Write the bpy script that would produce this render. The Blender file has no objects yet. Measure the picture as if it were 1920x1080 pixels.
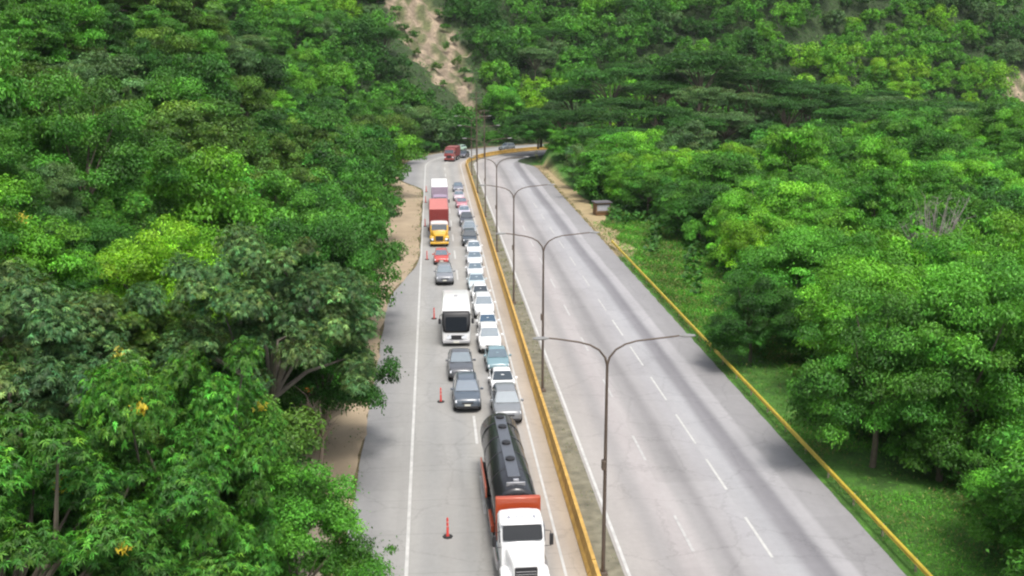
import bpy, math, random
import numpy as np
from mathutils import Vector, Matrix

S = bpy.context.scene
COL = S.collection
R = math.radians

# ------------------------------------------------------------------ camera
CAM_H = 24.0
cd = bpy.data.cameras.new('camera')
cam = bpy.data.objects.new('camera', cd); COL.objects.link(cam)
S.camera = cam
cd.sensor_width = 36; cd.lens = 37.5; cd.clip_end = 8000; cd.clip_start = 0.5
cam.location = (0, 0, CAM_H)
PITCH = math.atan(445 / 2000); YAW = math.atan(152 / math.hypot(2000, 445))
cam.rotation_euler = (math.pi / 2 - PITCH, 0, -YAW)

# ------------------------------------------------------------------ sky, sun, exposure
SUN_EL, SUN_AZ = R(64), R(165)          # azimuth clockwise from +Y
w = bpy.data.worlds.new('World'); S.world = w; w.use_nodes = True
nt = w.node_tree; bg = nt.nodes['Background']
sky = nt.nodes.new('ShaderNodeTexSky'); sky.sky_type = 'NISHITA'; sky.sun_disc = False
sky.sun_elevation = SUN_EL; sky.sun_rotation = SUN_AZ
sky.dust_density = 4.0; sky.air_density = 1.0; sky.ozone_density = 1.0
hs = nt.nodes.new('ShaderNodeHueSaturation'); hs.inputs['Saturation'].default_value = 0.45
nt.links.new(sky.outputs[0], hs.inputs['Color']); nt.links.new(hs.outputs[0], bg.inputs[0])
bg.inputs[1].default_value = 0.12
sl = bpy.data.lights.new('sun', 'SUN'); sl.energy = 1.5; sl.angle = R(15); sl.color = (1, .96, .9)
so = bpy.data.objects.new('sun', sl); COL.objects.link(so)
sd = Vector((math.sin(SUN_AZ) * math.cos(SUN_EL), math.cos(SUN_AZ) * math.cos(SUN_EL), math.sin(SUN_EL)))
so.rotation_euler = sd.to_track_quat('Z', 'Y').to_euler(); so.location = (30, -20, 90)
S.view_settings.view_transform = 'Standard'; S.view_settings.look = 'None'
S.view_settings.gamma = 1; S.view_settings.exposure = 1.06
S.render.engine = 'CYCLES'
cy = S.cycles
cy.max_bounces = 5; cy.diffuse_bounces = 3; cy.glossy_bounces = 2; cy.transmission_bounces = 3
cy.transparent_max_bounces = 4; cy.caustics_reflective = False; cy.caustics_refractive = False
cy.use_denoising = True; cy.use_adaptive_sampling = True
cy.filter_width = 2.2

# ------------------------------------------------------------------ helpers
def tag(o, label=None, cat=None, group=None, kind=None):
    if label: o['label'] = label
    if cat: o['category'] = cat
    if group: o['group'] = group
    if kind: o['kind'] = kind
    return o

def empty(name, loc, rz=0, parent=None):
    o = bpy.data.objects.new(name, None); COL.objects.link(o)
    o.location = loc; o.rotation_euler = (0, 0, rz); o.empty_display_size = .3
    if parent: o.parent = parent
    return o

class MB:
    """collects vertices and faces; build() links them as one mesh object"""
    def __init__(s): s.v = []; s.f = []
    def add(s, vs, fs):
        n = len(s.v); s.v += [tuple(p) for p in vs]; s.f += [tuple(i + n for i in f) for f in fs]; return s
    def box(s, x0, x1, y0, y1, z0, z1, tx=0, ty=0):
        """box; tx, ty pull the top face in"""
        return s.add([(x0, y0, z0), (x1, y0, z0), (x1, y1, z0), (x0, y1, z0), (x0 + tx, y0 + ty, z1), (x1 - tx, y0 + ty, z1), (x1 - tx, y1 - ty, z1), (x0 + tx, y1 - ty, z1)],
                     [(3, 2, 1, 0), (4, 5, 6, 7), (0, 1, 5, 4), (1, 2, 6, 5), (2, 3, 7, 6), (3, 0, 4, 7)])
    def tube(s, pts, rad, n=8, cap=True):
        pts = [Vector(p) for p in pts]
        if not isinstance(rad, (list, tuple)): rad = [rad] * len(pts)
        vs = []; ref = None
        for i, p in enumerate(pts):
            d = (pts[min(i + 1, len(pts) - 1)] - pts[max(i - 1, 0)]).normalized()
            if ref is None:
                ref = Vector((1, 0, 0)) if abs(d.x) < .8 else Vector((0, 1, 0))
            u = (ref - d * ref.dot(d)).normalized(); v = d.cross(u); ref = u
            for k in range(n):
                a = 2 * math.pi * k / n
                vs.append(p + (u * math.cos(a) + v * math.sin(a)) * rad[i])
        fs = [(i * n + k, i * n + (k + 1) % n, (i + 1) * n + (k + 1) % n, (i + 1) * n + k) for i in range(len(pts) - 1) for k in range(n)]
        if cap:
            fs.append(tuple(range(n - 1, -1, -1))); fs.append(tuple((len(pts) - 1) * n + k for k in range(n)))
        return s.add(vs, fs)
    def loft(s, rings, closed=True, cap=True):
        n = len(rings[0]); vs = [p for r in rings for p in r]; fs = []
        for i in range(len(rings) - 1):
            for k in range(n if closed else n - 1):
                fs.append((i * n + k, i * n + (k + 1) % n, (i + 1) * n + (k + 1) % n, (i + 1) * n + k))
        if cap and closed:
            fs.append(tuple(range(n - 1, -1, -1))); fs.append(tuple((len(rings) - 1) * n + k for k in range(n)))
        return s.add(vs, fs)
    def panel(s, c, out, inset=0.0, push=.008, thick=.03):
        """a rounded thin panel on the quad c (4 corners), pushed out along out"""
        c = [Vector(p) for p in c]; m = sum(c, Vector()) / len(c); out = Vector(out).normalized()
        ring = []
        k = len(c)
        for i in range(k):
            p, a, b = c[i], c[i - 1], c[(i + 1) % k]
            q = .14
            ring.append(p.lerp(a, q)); ring.append(p.lerp(p.lerp(m, .06), .6)); ring.append(p.lerp(b, q))
        ring = [p.lerp(m, inset) for p in ring]
        a = [p + out * push for p in ring]; b = [p - out * thick for p in ring]
        n = len(a)
        return s.add(a + b, [tuple(range(n)), tuple(range(2 * n - 1, n - 1, -1))] + [(i, i + n, (i + 1) % n + n, (i + 1) % n) for i in range(n)])
    def build(s, name, mat, parent=None, smooth=True, bevel=0, loc=None):
        me = bpy.data.meshes.new(name); me.from_pydata(s.v, [], s.f); me.update()
        import bmesh
        bm = bmesh.new(); bm.from_mesh(me); bmesh.ops.recalc_face_normals(bm, faces=bm.faces); bm.to_mesh(me); bm.free()
        if mat: me.materials.append(mat)
        o = bpy.data.objects.new(name, me); COL.objects.link(o)
        if parent: o.parent = parent
        if loc: o.location = loc
        if bevel:
            b = o.modifiers.new('b', 'BEVEL'); b.width = bevel; b.segments = 2; b.limit_method = 'ANGLE'; b.angle_limit = R(35)
        if smooth:
            me.polygons.foreach_set('use_smooth', [True] * len(me.polygons))
            try: me.set_sharp_from_angle(angle=R(42))
            except Exception: pass
        return o

def mesh_np(name, V, F, mat, attrs=None, parent=None, smooth=False, link=True):
    """V (n,3), F (m,4) quads"""
    me = bpy.data.meshes.new(name)
    n, m = len(V), len(F); k = F.shape[1]
    me.vertices.add(n); me.vertices.foreach_set('co', np.ascontiguousarray(V, np.float32).ravel())
    me.loops.add(m * k); me.loops.foreach_set('vertex_index', np.ascontiguousarray(F, np.int32).ravel())
    me.polygons.add(m); me.polygons.foreach_set('loop_start', np.arange(0, m * k, k, dtype=np.int32))
    me.polygons.foreach_set('loop_total', np.full(m, k, np.int32))
    if smooth: me.polygons.foreach_set('use_smooth', np.ones(m, bool))
    for an, arr in (attrs or {}).items():
        if arr.shape[1] == 2:
            a = me.attributes.new(an, 'FLOAT2', 'POINT'); a.data.foreach_set('vector', np.ascontiguousarray(arr, np.float32).ravel())
        else:
            c4 = np.ones((n, 4), np.float32); c4[:, :3] = arr
            a = me.attributes.new(an, 'FLOAT_COLOR', 'POINT'); a.data.foreach_set('color', c4.ravel())
    me.update(); me.validate()
    if mat: me.materials.append(mat)
    if not link: return me
    o = bpy.data.objects.new(name, me); COL.objects.link(o)
    if parent: o.parent = parent
    return o

# ------------------------------------------------------------------ materials
def new_mat(name):
    m = bpy.data.materials.new(name); m.use_nodes = True
    return m, m.node_tree, m.node_tree.nodes['Principled BSDF']
_mc = {}
def mat(name, col, rough=.5, metal=0, var=.06, scale=3, coat=0):
    key = (name, tuple(col), rough)
    if key in _mc: return _mc[key]
    m, t, b = new_mat(name)
    b.inputs['Roughness'].default_value = rough; b.inputs['Metallic'].default_value = metal
    if coat: b.inputs['Coat Weight'].default_value = coat; b.inputs['Coat Roughness'].default_value = .06
    tc = t.nodes.new('ShaderNodeTexCoord'); no = t.nodes.new('ShaderNodeTexNoise'); no.inputs['Scale'].default_value = scale; no.inputs['Detail'].default_value = 4
    mx = t.nodes.new('ShaderNodeMix'); mx.data_type = 'RGBA'
    mx.inputs[6].default_value = tuple(max(0, c * (1 - var * 2)) for c in col) + (1,); mx.inputs[7].default_value = tuple(min(1, c * (1 + var)) for c in col) + (1,)
    t.links.new(tc.outputs['Object'], no.inputs['Vector']); t.links.new(no.outputs[0], mx.inputs[0]); t.links.new(mx.outputs[2], b.inputs['Base Color'])
    _mc[key] = m
    return m

def leaf_material(name, trans=.25, rough=.55):
    m, t, b = new_mat(name)
    at = t.nodes.new('ShaderNodeAttribute'); at.attribute_name = 'tint'
    oi = t.nodes.new('ShaderNodeObjectInfo')
    mx = t.nodes.new('ShaderNodeMix'); mx.data_type = 'RGBA'; mx.blend_type = 'MULTIPLY'; mx.inputs[0].default_value = 1
    t.links.new(at.outputs['Color'], mx.inputs[6]); t.links.new(oi.outputs['Color'], mx.inputs[7])
    b.inputs['Roughness'].default_value = rough; b.inputs['Specular IOR Level'].default_value = .3
    t.links.new(mx.outputs[2], b.inputs['Base Color'])
    tr = t.nodes.new('ShaderNodeBsdfTranslucent')
    mt = t.nodes.new('ShaderNodeMix'); mt.data_type = 'RGBA'; mt.blend_type = 'MULTIPLY'; mt.inputs[0].default_value = 1
    mt.inputs[7].default_value = (1.5, 1.35, .6, 1)
    t.links.new(mx.outputs[2], mt.inputs[6]); t.links.new(mt.outputs[2], tr.inputs['Color'])
    ms = t.nodes.new('ShaderNodeMixShader'); ms.inputs[0].default_value = trans
    t.links.new(b.outputs[0], ms.inputs[1]); t.links.new(tr.outputs[0], ms.inputs[2])
    t.links.new(ms.outputs[0], t.nodes['Material Output'].inputs['Surface'])
    return m
LEAF = leaf_material('leaf')
BARK = mat('bark', (.16, .13, .10), .9, var=.3, scale=4)
PALE_BARK = mat('pale_bark', (.20, .175, .145), .9, var=.3, scale=4)

# ------------------------------------------------------------------ the lie of the land
X0, YB, RB = 7.2, 228.0, 44.0              # the barrier line, where the bend starts, its radius
TH = R(75)
CX, CY = X0 + RB, YB
EX, EY = CX - RB * math.cos(TH), CY + RB * math.sin(TH)
def lateral(x, y):
    """signed distance from the barrier line, positive towards the far carriageway"""
    x = np.asarray(x, float); y = np.asarray(y, float)
    ts = x - X0
    tl = math.cos(TH) * (x - EX) - math.sin(TH) * (y - EY)
    vx, vy = x - CX, y - CY
    ph = np.arctan2(vy, -vx)
    ta = RB - np.hypot(vx, vy)
    t = np.minimum(ts, tl)
    return np.where((ph >= 0) & (ph <= TH), ta, t)
def path(s, t):
    """point at s metres along the barrier line and t metres to its side"""
    s = np.asarray(s, float); t = np.asarray(t, float)
    a = np.clip((s - YB) / RB, 0, TH)
    ex = np.maximum(0, s - YB - RB * TH)
    x = CX - (RB - t) * np.cos(a) + ex * math.sin(TH)
    y = np.minimum(s, YB) + (RB - t) * np.sin(a) + ex * math.cos(TH)
    return x, y
def soft(d, k): d = np.maximum(d, 0); return d * d / (d + k)
def sstep(a, b, x): u = np.clip((x - a) / (b - a), 0, 1); return u * u * (3 - 2 * u)
def wob(x, y, k=1.0, p=0.0):
    x = x * k; y = y * k
    return (np.sin(x * .061 + y * .043 + 1.3 + p) + np.sin(x * -.047 + y * .083 + 2.1 - p) * .8 + np.sin(x * .13 + y * .11 + p) * .45
            + np.sin(x * .19 - y * .17 + .7) * .3 + np.sin(x * .41 + y * .37 + p * 2) * .12)
def height(x, y):
    x = np.asarray(x, float); y = np.asarray(y, float)
    t = lateral(x, y)
    dl = -t - 15.0
    spur = 1 + .34 * np.sin(y / 21.0 + .6 + x * .018) * sstep(5, 45, dl) * (1 - sstep(200, 260, y))
    zl = (.74 + .22 * (1 - sstep(170, 250, y))) * soft(dl, 14) * spur
    zl = 130 * (1 - np.exp(-zl / 130)) + wob(x, y) * 2.4 * sstep(8, 40, dl) + 5.5 * np.sin(x * .075 + y * .03 + 1.0) * np.sin(y * .05 - x * .02) * sstep(20, 70, dl)
    zl = zl + 7.5 * np.sin(x * .042 + 1.9) * np.sin(y * .035 + x * .012) * sstep(30, 80, dl) * sstep(230, 290, y)
    zr = .36 * soft(t - 78, 25) + 9.5 * np.exp(-(((x - 66) / 38) ** 2 + ((y - 240) / 26) ** 2)) + wob(x, y) * .5 * sstep(22, 45, t)
    zr = zr + .02 * np.maximum(t - 24, 0)
    zfar = .42 * soft(y - 275 - .15 * x, 40) * sstep(55, 110, x)
    z = np.where(t < 0, zl, zr)
    z = z + zfar
    z = np.minimum(z, 95 + wob(x, y, .3) * 8)
    return z

# ground colours are those of what lies there: soil, sand, grass, bare rock
def in_poly(x, y, P):
    c = np.zeros(x.shape, bool); n = len(P)
    for i in range(n):
        x1, y1 = P[i]; x2, y2 = P[(i + 1) % n]
        k = ((y1 > y) != (y2 > y)) & (x < (x2 - x1) * (y - y1) / ((y2 - y1) or 1e-9) + x1)
        c ^= k
    return c
SCARS = [  # bare slopes, world outlines
 [(-13.5, 349.6), (0.5, 352.0), (10.3, 330.0), (11.2, 300.0), (11.2, 297.0), (13.8, 292.0), (12.2, 290.0), (8.2, 294.0), (4.6, 297.0), (0.4, 299.0), (-4.2, 307.4), (-9.1, 326.0)],
 [(14.6, 309.2), (17.6, 308.2), (18.4, 304.5), (15.8, 304.3)],
 [(183.5, 336.0), (187.2, 341.9), (203.3, 353.8), (197.7, 337.2)],
]
def scar_mask(x, y):
    m = np.zeros(np.shape(x), bool)
    for P in SCARS: m |= in_poly(x + 1.2 * np.sin(y * .7) , y + 1.0 * np.sin(x * .8), P)
    return m

def axis(lo, hi, step, far, n):
    a = np.arange(lo, hi, step)
    g = (far / (hi - lo)) ** (np.arange(1, n + 1) / n)
    l = lo - (hi - lo) * (g - 1) ; h = a[-1] + (hi - lo) * (g - 1)
    return np.concatenate([l[::-1], a, h])
ax = axis(-130, 210, 1.6, 4200, 26); ay = axis(10, 470, 1.8, 4200, 26)
GX, GY = np.meshgrid(ax, ay)
GZ = height(GX, GY)
GT = lateral(GX, GY)
sm = scar_mask(GX, GY)
rough = np.sin(GX * 1.9 + np.sin(GY * .9) * 2) * .5 + np.sin(GX * .9 + GY * .5) * .8 + np.random.RandomState(3).normal(0, .25, GX.shape)
GZ = GZ + np.where(sm, rough - 1.0, 0)
GZ = np.where((GT > -15.5) & (GT < 17), -.06, GZ - .02)
col = np.zeros(GX.shape + (3,)); col[:] = (.030, .055, .015)
nz = np.random.RandomState(1).rand(*GX.shape)
gr = (GT > 14) & (GT < 34); col[gr] = (.055, .15, .016)
vg = (GT > 14) & (GT < 17.4) & (GY > 125) & (GY < 228); col[vg] = (.26, .2, .1)
lf = (GT < -8) & (GT > -16); col[lf] = (.15, .12, .06)
vegp = np.sin(GX * .9 + GY * .23) * np.sin(GY * .35 + 1) > .12
sv = 1 + .2 * np.sin(GY * .5 + GX * .8) + .15 * np.sin(GX * 1.3)
sc = np.stack([.25 * sv, .195 * sv, .135 * sv], -1)
sc[vegp] = (.10, .11, .045)
col = np.where(sm[..., None], sc * (.75 + .5 * nz[..., None]), col * (.8 + .4 * nz[..., None]))
ny_, nx_ = GX.shape
idx = np.arange(ny_ * nx_).reshape(ny_, nx_)
F = np.stack([idx[:-1, :-1], idx[:-1, 1:], idx[1:, 1:], idx[1:, :-1]], -1).reshape(-1, 4)
m, t, b = new_mat('ground'); b.inputs['Roughness'].default_value = .95
at = t.nodes.new('ShaderNodeAttribute'); at.attribute_name = 'ground'
no = t.nodes.new('ShaderNodeTexNoise'); no.inputs['Scale'].default_value = .9; no.inputs['Detail'].default_value = 8; no.inputs['Roughness'].default_value = .7
geo = t.nodes.new('ShaderNodeNewGeometry'); t.links.new(geo.outputs['Position'], no.inputs['Vector'])
rp = t.nodes.new('ShaderNodeValToRGB'); rp.color_ramp.elements[0].position = .3; rp.color_ramp.elements[0].color = (.45, .45, .45, 1); rp.color_ramp.elements[1].position = .7; rp.color_ramp.elements[1].color = (1.4, 1.4, 1.4, 1)
mx = t.nodes.new('ShaderNodeMix'); mx.data_type = 'RGBA'; mx.blend_type = 'MULTIPLY'; mx.inputs[0].default_value = 1
t.links.new(no.outputs[0], rp.inputs[0]); t.links.new(at.outputs['Color'], mx.inputs[6]); t.links.new(rp.outputs[0], mx.inputs[7]); t.links.new(mx.outputs[2], b.inputs['Base Color'])
bp = t.nodes.new('ShaderNodeBump'); bp.inputs['Distance'].default_value = .4; bp.inputs['Strength'].default_value = .8
t.links.new(no.outputs[0], bp.inputs['Height']); t.links.new(bp.outputs[0], b.inputs['Normal'])
o = mesh_np('ground', np.stack([GX, GY, GZ], -1).reshape(-1, 3), F, m, {'ground': col.reshape(-1, 3)}, smooth=True)
tag(o, kind='structure', label='green hillsides and valley floor along the highway')

# ------------------------------------------------------------------ road surfaces
def strip(name, t0, t1, s0, s1, z, m, ds=3.0, nt_=6, edge=None, kind='structure'):
    """surface between offsets t0(s)..t1(s); edge(s, side) may roughen the borders"""
    s = np.arange(s0, s1 + .01, ds); u = np.linspace(0, 1, nt_)
    a = t0(s) if callable(t0) else np.full(s.shape, float(t0)); c = t1(s) if callable(t1) else np.full(s.shape, float(t1))
    T = a[:, None] + (c - a)[:, None] * u[None]
    Sg = np.repeat(s[:, None], nt_, 1)
    x, y = path(Sg, T)
    V = np.stack([x, y, np.full(x.shape, z)], -1).reshape(-1, 3)
    i = np.arange(len(s) * nt_).reshape(len(s), nt_)
    F = np.stack([i[:-1, :-1], i[:-1, 1:], i[1:, 1:], i[1:, :-1]], -1).reshape(-1, 4)
    o = mesh_np(name, V, F, m, {'lane': np.stack([T, Sg], -1).reshape(-1, 2)})
    if kind: o['kind'] = kind
    return o

def road_mat(name, base, stops, blotch=.1, joint=0.0, jcol=.7):
    """stops: (t, (r,g,b) factor): wear bands across the road"""
    m, t, b = new_mat(name); b.inputs['Roughness'].default_value = .85; b.inputs['Specular IOR Level'].default_value = .25
    L = t.links; N = t.nodes
    at = N.new('ShaderNodeAttribute'); at.attribute_name = 'lane'
    sx = N.new('ShaderNodeSeparateXYZ'); L.new(at.outputs['Vector'], sx.inputs[0])
    # slow wander of the bands
    mp = N.new('ShaderNodeMapping'); mp.inputs['Scale'].default_value = (.25, .035, 1); L.new(at.outputs['Vector'], mp.inputs[0])
    n1 = N.new('ShaderNodeTexNoise'); n1.inputs['Scale'].default_value = 1; n1.inputs['Detail'].default_value = 4; L.new(mp.outputs[0], n1.inputs['Vector'])
    a1 = N.new('ShaderNodeMath'); a1.operation = 'MULTIPLY_ADD'; a1.inputs[1].default_value = .9; L.new(n1.outputs[0], a1.inputs[0]); L.new(sx.outputs[0], a1.inputs[2])
    t0, t1 = stops[0][0], stops[-1][0]
    mr = N.new('ShaderNodeMapRange'); mr.inputs['From Min'].default_value = t0 + .45; mr.inputs['From Max'].default_value = t1 + .45; L.new(a1.outputs[0], mr.inputs[0])
    cr = N.new('ShaderNodeValToRGB'); cr.color_ramp.interpolation = 'EASE'; el = cr.color_ramp.elements
    for i, (tt, c) in enumerate(stops):
        p = (tt - t0) / (t1 - t0)
        e = el[0] if i == 0 else (el[len(el) - 1] if i == len(stops) - 1 else el.new(p))
        e.position = p; e.color = tuple(k * q for k, q in zip(base, c)) + (1,)
    L.new(mr.outputs[0], cr.inputs[0])
    # blotches stretched along the road, fine grain
    mp2 = N.new('ShaderNodeMapping'); mp2.inputs['Scale'].default_value = (.5, .09, 1); L.new(at.outputs['Vector'], mp2.inputs[0])
    n2 = N.new('ShaderNodeTexNoise'); n2.inputs['Scale'].default_value = 1; n2.inputs['Detail'].default_value = 8; n2.inputs['Roughness'].default_value = .65; L.new(mp2.outputs[0], n2.inputs['Vector'])
    r2 = N.new('ShaderNodeMapRange'); r2.inputs['From Min'].default_value = .3; r2.inputs['From Max'].default_value = .7; r2.inputs['To Min'].default_value = 1 - blotch; r2.inputs['To Max'].default_value = 1 + blotch; L.new(n2.outputs[0], r2.inputs[0])
    n3 = N.new('ShaderNodeTexNoise'); n3.inputs['Scale'].default_value = 2.2; n3.inputs['Detail'].default_value = 8; n3.inputs['Roughness'].default_value = .8; L.new(at.outputs['Vector'], n3.inputs['Vector'])
    r3 = N.new('ShaderNodeMapRange'); r3.inputs['From Min'].default_value = .3; r3.inputs['From Max'].default_value = .7; r3.inputs['To Min'].default_value = .93; r3.inputs['To Max'].default_value = 1.07; L.new(n3.outputs[0], r3.inputs[0])
    mu = N.new('ShaderNodeMath'); mu.operation = 'MULTIPLY'; L.new(r2.outputs[0], mu.inputs[0]); L.new(r3.outputs[0], mu.inputs[1])
    last = mu
    if joint:
        dv = N.new('ShaderNodeMath'); dv.operation = 'DIVIDE'; dv.inputs[1].default_value = joint; L.new(sx.outputs[1], dv.inputs[0])
        fr = N.new('ShaderNodeMath'); fr.operation = 'FRACT'; L.new(dv.outputs[0], fr.inputs[0])
        lt = N.new('ShaderNodeMath'); lt.operation = 'LESS_THAN'; lt.inputs[1].default_value = .05 / joint * 2; L.new(fr.outputs[0], lt.inputs[0])
        jm = N.new('ShaderNodeMath'); jm.operation = 'MULTIPLY_ADD'; jm.inputs[1].default_value = jcol - 1; jm.inputs[2].default_value = 1; L.new(lt.outputs[0], jm.inputs[0])
        m3 = N.new('ShaderNodeMath'); m3.operation = 'MULTIPLY'; L.new(last.outputs[0], m3.inputs[0]); L.new(jm.outputs[0], m3.inputs[1]); last = m3
    # slabs poured and patched at different times
    ss = N.new('ShaderNodeVectorMath'); ss.operation = 'MULTIPLY'; ss.inputs[1].default_value = (1 / 3.65, 1 / 5.1, 1); L.new(at.outputs['Vector'], ss.inputs[0])
    so_ = N.new('ShaderNodeVectorMath'); so_.operation = 'ADD'; so_.inputs[1].default_value = (-.43, 0, .5); L.new(ss.outputs[0], so_.inputs[0])
    fl = N.new('ShaderNodeVectorMath'); fl.operation = 'FLOOR'; L.new(so_.outputs[0], fl.inputs[0])
    wn = N.new('ShaderNodeTexWhiteNoise'); L.new(fl.outputs[0], wn.inputs['Vector'])
    r5 = N.new('ShaderNodeMapRange'); r5.inputs['To Min'].default_value = .955; r5.inputs['To Max'].default_value = 1.045; L.new(wn.outputs[0], r5.inputs[0])
    m5 = N.new('ShaderNodeMath'); m5.operation = 'MULTIPLY'; L.new(last.outputs[0], m5.inputs[0]); L.new(r5.outputs[0], m5.inputs[1]); last = m5
    # cracks
    vo = N.new('ShaderNodeTexVoronoi'); vo.feature = 'DISTANCE_TO_EDGE'; vo.inputs['Scale'].default_value = .22; nw = N.new('ShaderNodeVectorMath'); nw.operation = 'MULTIPLY_ADD'; nw.inputs[1].default_value = (1.2, 1.2, 1.2)
    L.new(n3.outputs['Color'], nw.inputs[0]); L.new(at.outputs['Vector'], nw.inputs[2]); L.new(nw.outputs[0], vo.inputs['Vector'])
    r6 = N.new('ShaderNodeMapRange'); r6.inputs['From Max'].default_value = .012; r6.inputs['To Min'].default_value = .80; L.new(vo.outputs['Distance'], r6.inputs[0])
    m6 = N.new('ShaderNodeMath'); m6.operation = 'MULTIPLY'; L.new(last.outputs[0], m6.inputs[0]); L.new(r6.outputs[0], m6.inputs[1]); last = m6
    vm = N.new('ShaderNodeVectorMath'); vm.operation = 'SCALE'; L.new(cr.outputs[0], vm.inputs[0]); L.new(last.outputs[0], vm.inputs['Scale'])
    L.new(vm.outputs[0], b.inputs['Base Color'])
    return m

g1 = (1, 1, 1)
near_mat = road_mat('queue_road_surface', (.285, .28, .268), [(-14.5, (.84, .84, .86)), (-11, (.76, .77, .80)), (-9.2, (.95, .95, .95)), (-8.4, (1.04, 1.04, 1.03)), (-7.6, (.95, .96, .97)), (-6.6, (1, 1, 1)),
                    (-5.8, (.93, .94, .95)), (-4.4, (1.08, 1.06, 1.02)), (-3.4, (.92, .92, .92)), (-2.4, (1.0, .98, .97)), (-1.3, (1.18, 1.06, .95)), (-.3, (1.15, .98, .8))], .09, 4.2, .9)
far_mat = road_mat('open_road_surface', (.300, .293, .290), [(1.4, (1.0, .97, .92)), (2.6, (1.02, .98, .94)), (3.6, (.86, .84, .83)), (4.6, (1.05, 1.0, .99)), (5.4, (1.07, 1.03, 1.02)), (6.2, (.83, .82, .82)), (6.9, (.70, .69, .70)),
                   (7.6, (.94, .93, .94)), (8.4, (1.0, 1.0, 1.03)), (9.0, (1.04, 1.05, 1.08)), (9.8, (1.0, 1.02, 1.06)), (10.5, (.66, .66, .70)), (11.1, (.57, .57, .61)), (11.8, (1.0, 1.0, 1.03)), (12.3, (1.04, 1.04, 1.07)), (12.7, (.80, .80, .82)), (15.0, (.74, .74, .76))], .08)
strip('road', lambda s: -8.9 - 2.9 * (1 - sstep(100, 126, s)) - 4.6 * sstep(186, 206, s) + .05 * np.sin(s * .7), -.28, -60, 300, 0, near_mat, 2.0, 10)
o = strip('far_road', 1.45, lambda s: 14.62 - 4.6 * sstep(222, 244, s) + .10 * np.sin(s * 2.1) * np.sin(s * .37 + 1), -60, 300, 0, far_mat, 1.5, 14)
o.name = 'road'
weedy = mat('median_soil', (.20, .185, .13), .95, var=.45, scale=1.3)
strip('median_ground', .2, 1.5, -60, 300, -.012, weedy, 3, 3)
sand = mat('sandy_verge', (.35, .275, .185), .95, var=.2, scale=.35)
def ragged(base, amp, f, p=0.0): return lambda s: (base(s) if callable(base) else base) + amp * (np.sin(s * f + p) + .6 * np.sin(s * f * 2.7 + p * 2) + .4 * np.sin(s * f * 6.1))
strip('dirt_verge', -15.5, ragged(lambda s: -11.9 + 2.8 * sstep(100, 126, s) - 4.7 * sstep(185, 206, s), .13, .4), 52, 208, .006, sand, 1.2, 8)
strip('dirt_verge', -15.5, ragged(-12.6, .22, .4, 2), -20, 52, .003, mat('sandy_verge', (.30, .25, .19), .95, var=.25, scale=.5), 1.2, 5)
strip('dirt_verge', ragged(15.0, .12, .6), ragged(17.8, .3, .4, 2), 128, 224, .003, mat('dry_verge', (.36, .28, .15), .95, var=.3, scale=.6), 1.2, 5)

# painted lines
paint = mat('road_paint', (.50, .495, .475), .7, var=.22, scale=1.6)
worn = mat('worn_paint', (.43, .42, .41), .75, var=.25, scale=2.5)
def line(t, s0, s1, wdt, m=paint, z=.010, t_fn=None):
    c = (lambda s: t - wdt / 2) if t_fn is None else (lambda s: t_fn(s) - wdt / 2)
    d = (lambda s: t + wdt / 2) if t_fn is None else (lambda s: t_fn(s) + wdt / 2)
    o = strip('lane_markings', lambda s: c(s) + 0 * s, lambda s: d(s) + 0 * s, s0, s1, z, m, 2 if s1 - s0 > 8 else (s1 - s0) / 2, 2)
    return o
def merge(objs, name):
    """join several painted strips of one material into one sheet"""
    V, Fs, A, n = [], [], [], 0
    for o in objs:
        me = o.data; k = len(me.vertices); v = np.empty(k * 3, np.float32); me.vertices.foreach_get('co', v)
        f = np.empty(len(me.loops), np.int32); me.loops.foreach_get('vertex_index', f)
        V.append(v.reshape(-1, 3)); Fs.append(f.reshape(-1, 4) + n); n += k
    m = objs[0].data.materials[0]
    for o in objs: bpy.data.objects.remove(o)
    o = mesh_np(name, np.concatenate(V), np.concatenate(Fs), m); o['kind'] = 'structure'; return o
L1 = [line(-8.75, -40, 290, .17), line(-1.28, -40, 290, .13), line(1.68, -40, 290, .15)]
L1 += [line(-4.72, s, s + 5.2, .16) for s in [28, 40, 52.6, 63, 75, 88] + [100 + 12 * i for i in range(14)]]
L1 += [line(8.92, s, s + 4.6, .15) for s in (38.0, 46.6, 54.8)] + [line(8.92, s, s + 5.5, .13) for s in (62, 70.5, 79, 88)]
merge(L1, 'lane_markings')
merge([line(5.25, s, s + 4.2, .15, worn) for s in (36, 47.5, 59.5, 71.5, 83.5, 95.5, 107.5, 119.5, 131.5, 143.5)] + [line(8.92, s, s + 5, .13, worn) for s in (97, 108, 119, 130, 141, 153, 165)], 'lane_markings')

# ------------------------------------------------------------------ barriers
yellow = mat('yellow_paint', (.54, .33, .08), .8, var=.3, scale=2.2)
yellow2 = mat('rail_yellow', (.60, .45, .05), .55, var=.22, scale=1.4)
steel = mat('galvanised_steel', (.30, .26, .20), .6, .3)
POLES = [45.4, 73.2, 100.7, 128.0, 156.0, 183.5, 210.5]
def along(profile, s0, s1, ds, name, m, parent=None, t0=0.0, smooth=True):
    """sweep a (t, z) outline along the barrier line"""
    ss = [s0 + (s1 - s0) * i / max(1, round((s1 - s0) / ds)) for i in range(max(1, round((s1 - s0) / ds)) + 1)]
    rings = []
    for s in ss:
        rings.append([(float(path(s, t0 + a)[0]), float(path(s, t0 + a)[1]), z) for a, z in profile])
    b = MB(); b.loft(rings); return b.build(name, m, parent, smooth=smooth)
bar = empty('median_barrier', (X0, 40, 0)); tag(bar, 'long yellow painted concrete barrier dividing the two carriageways', 'barrier')
def at_root(o, root):
    o.parent = root; o.matrix_parent_inverse = Matrix.Translation(-Vector(root.location)); return o
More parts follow.
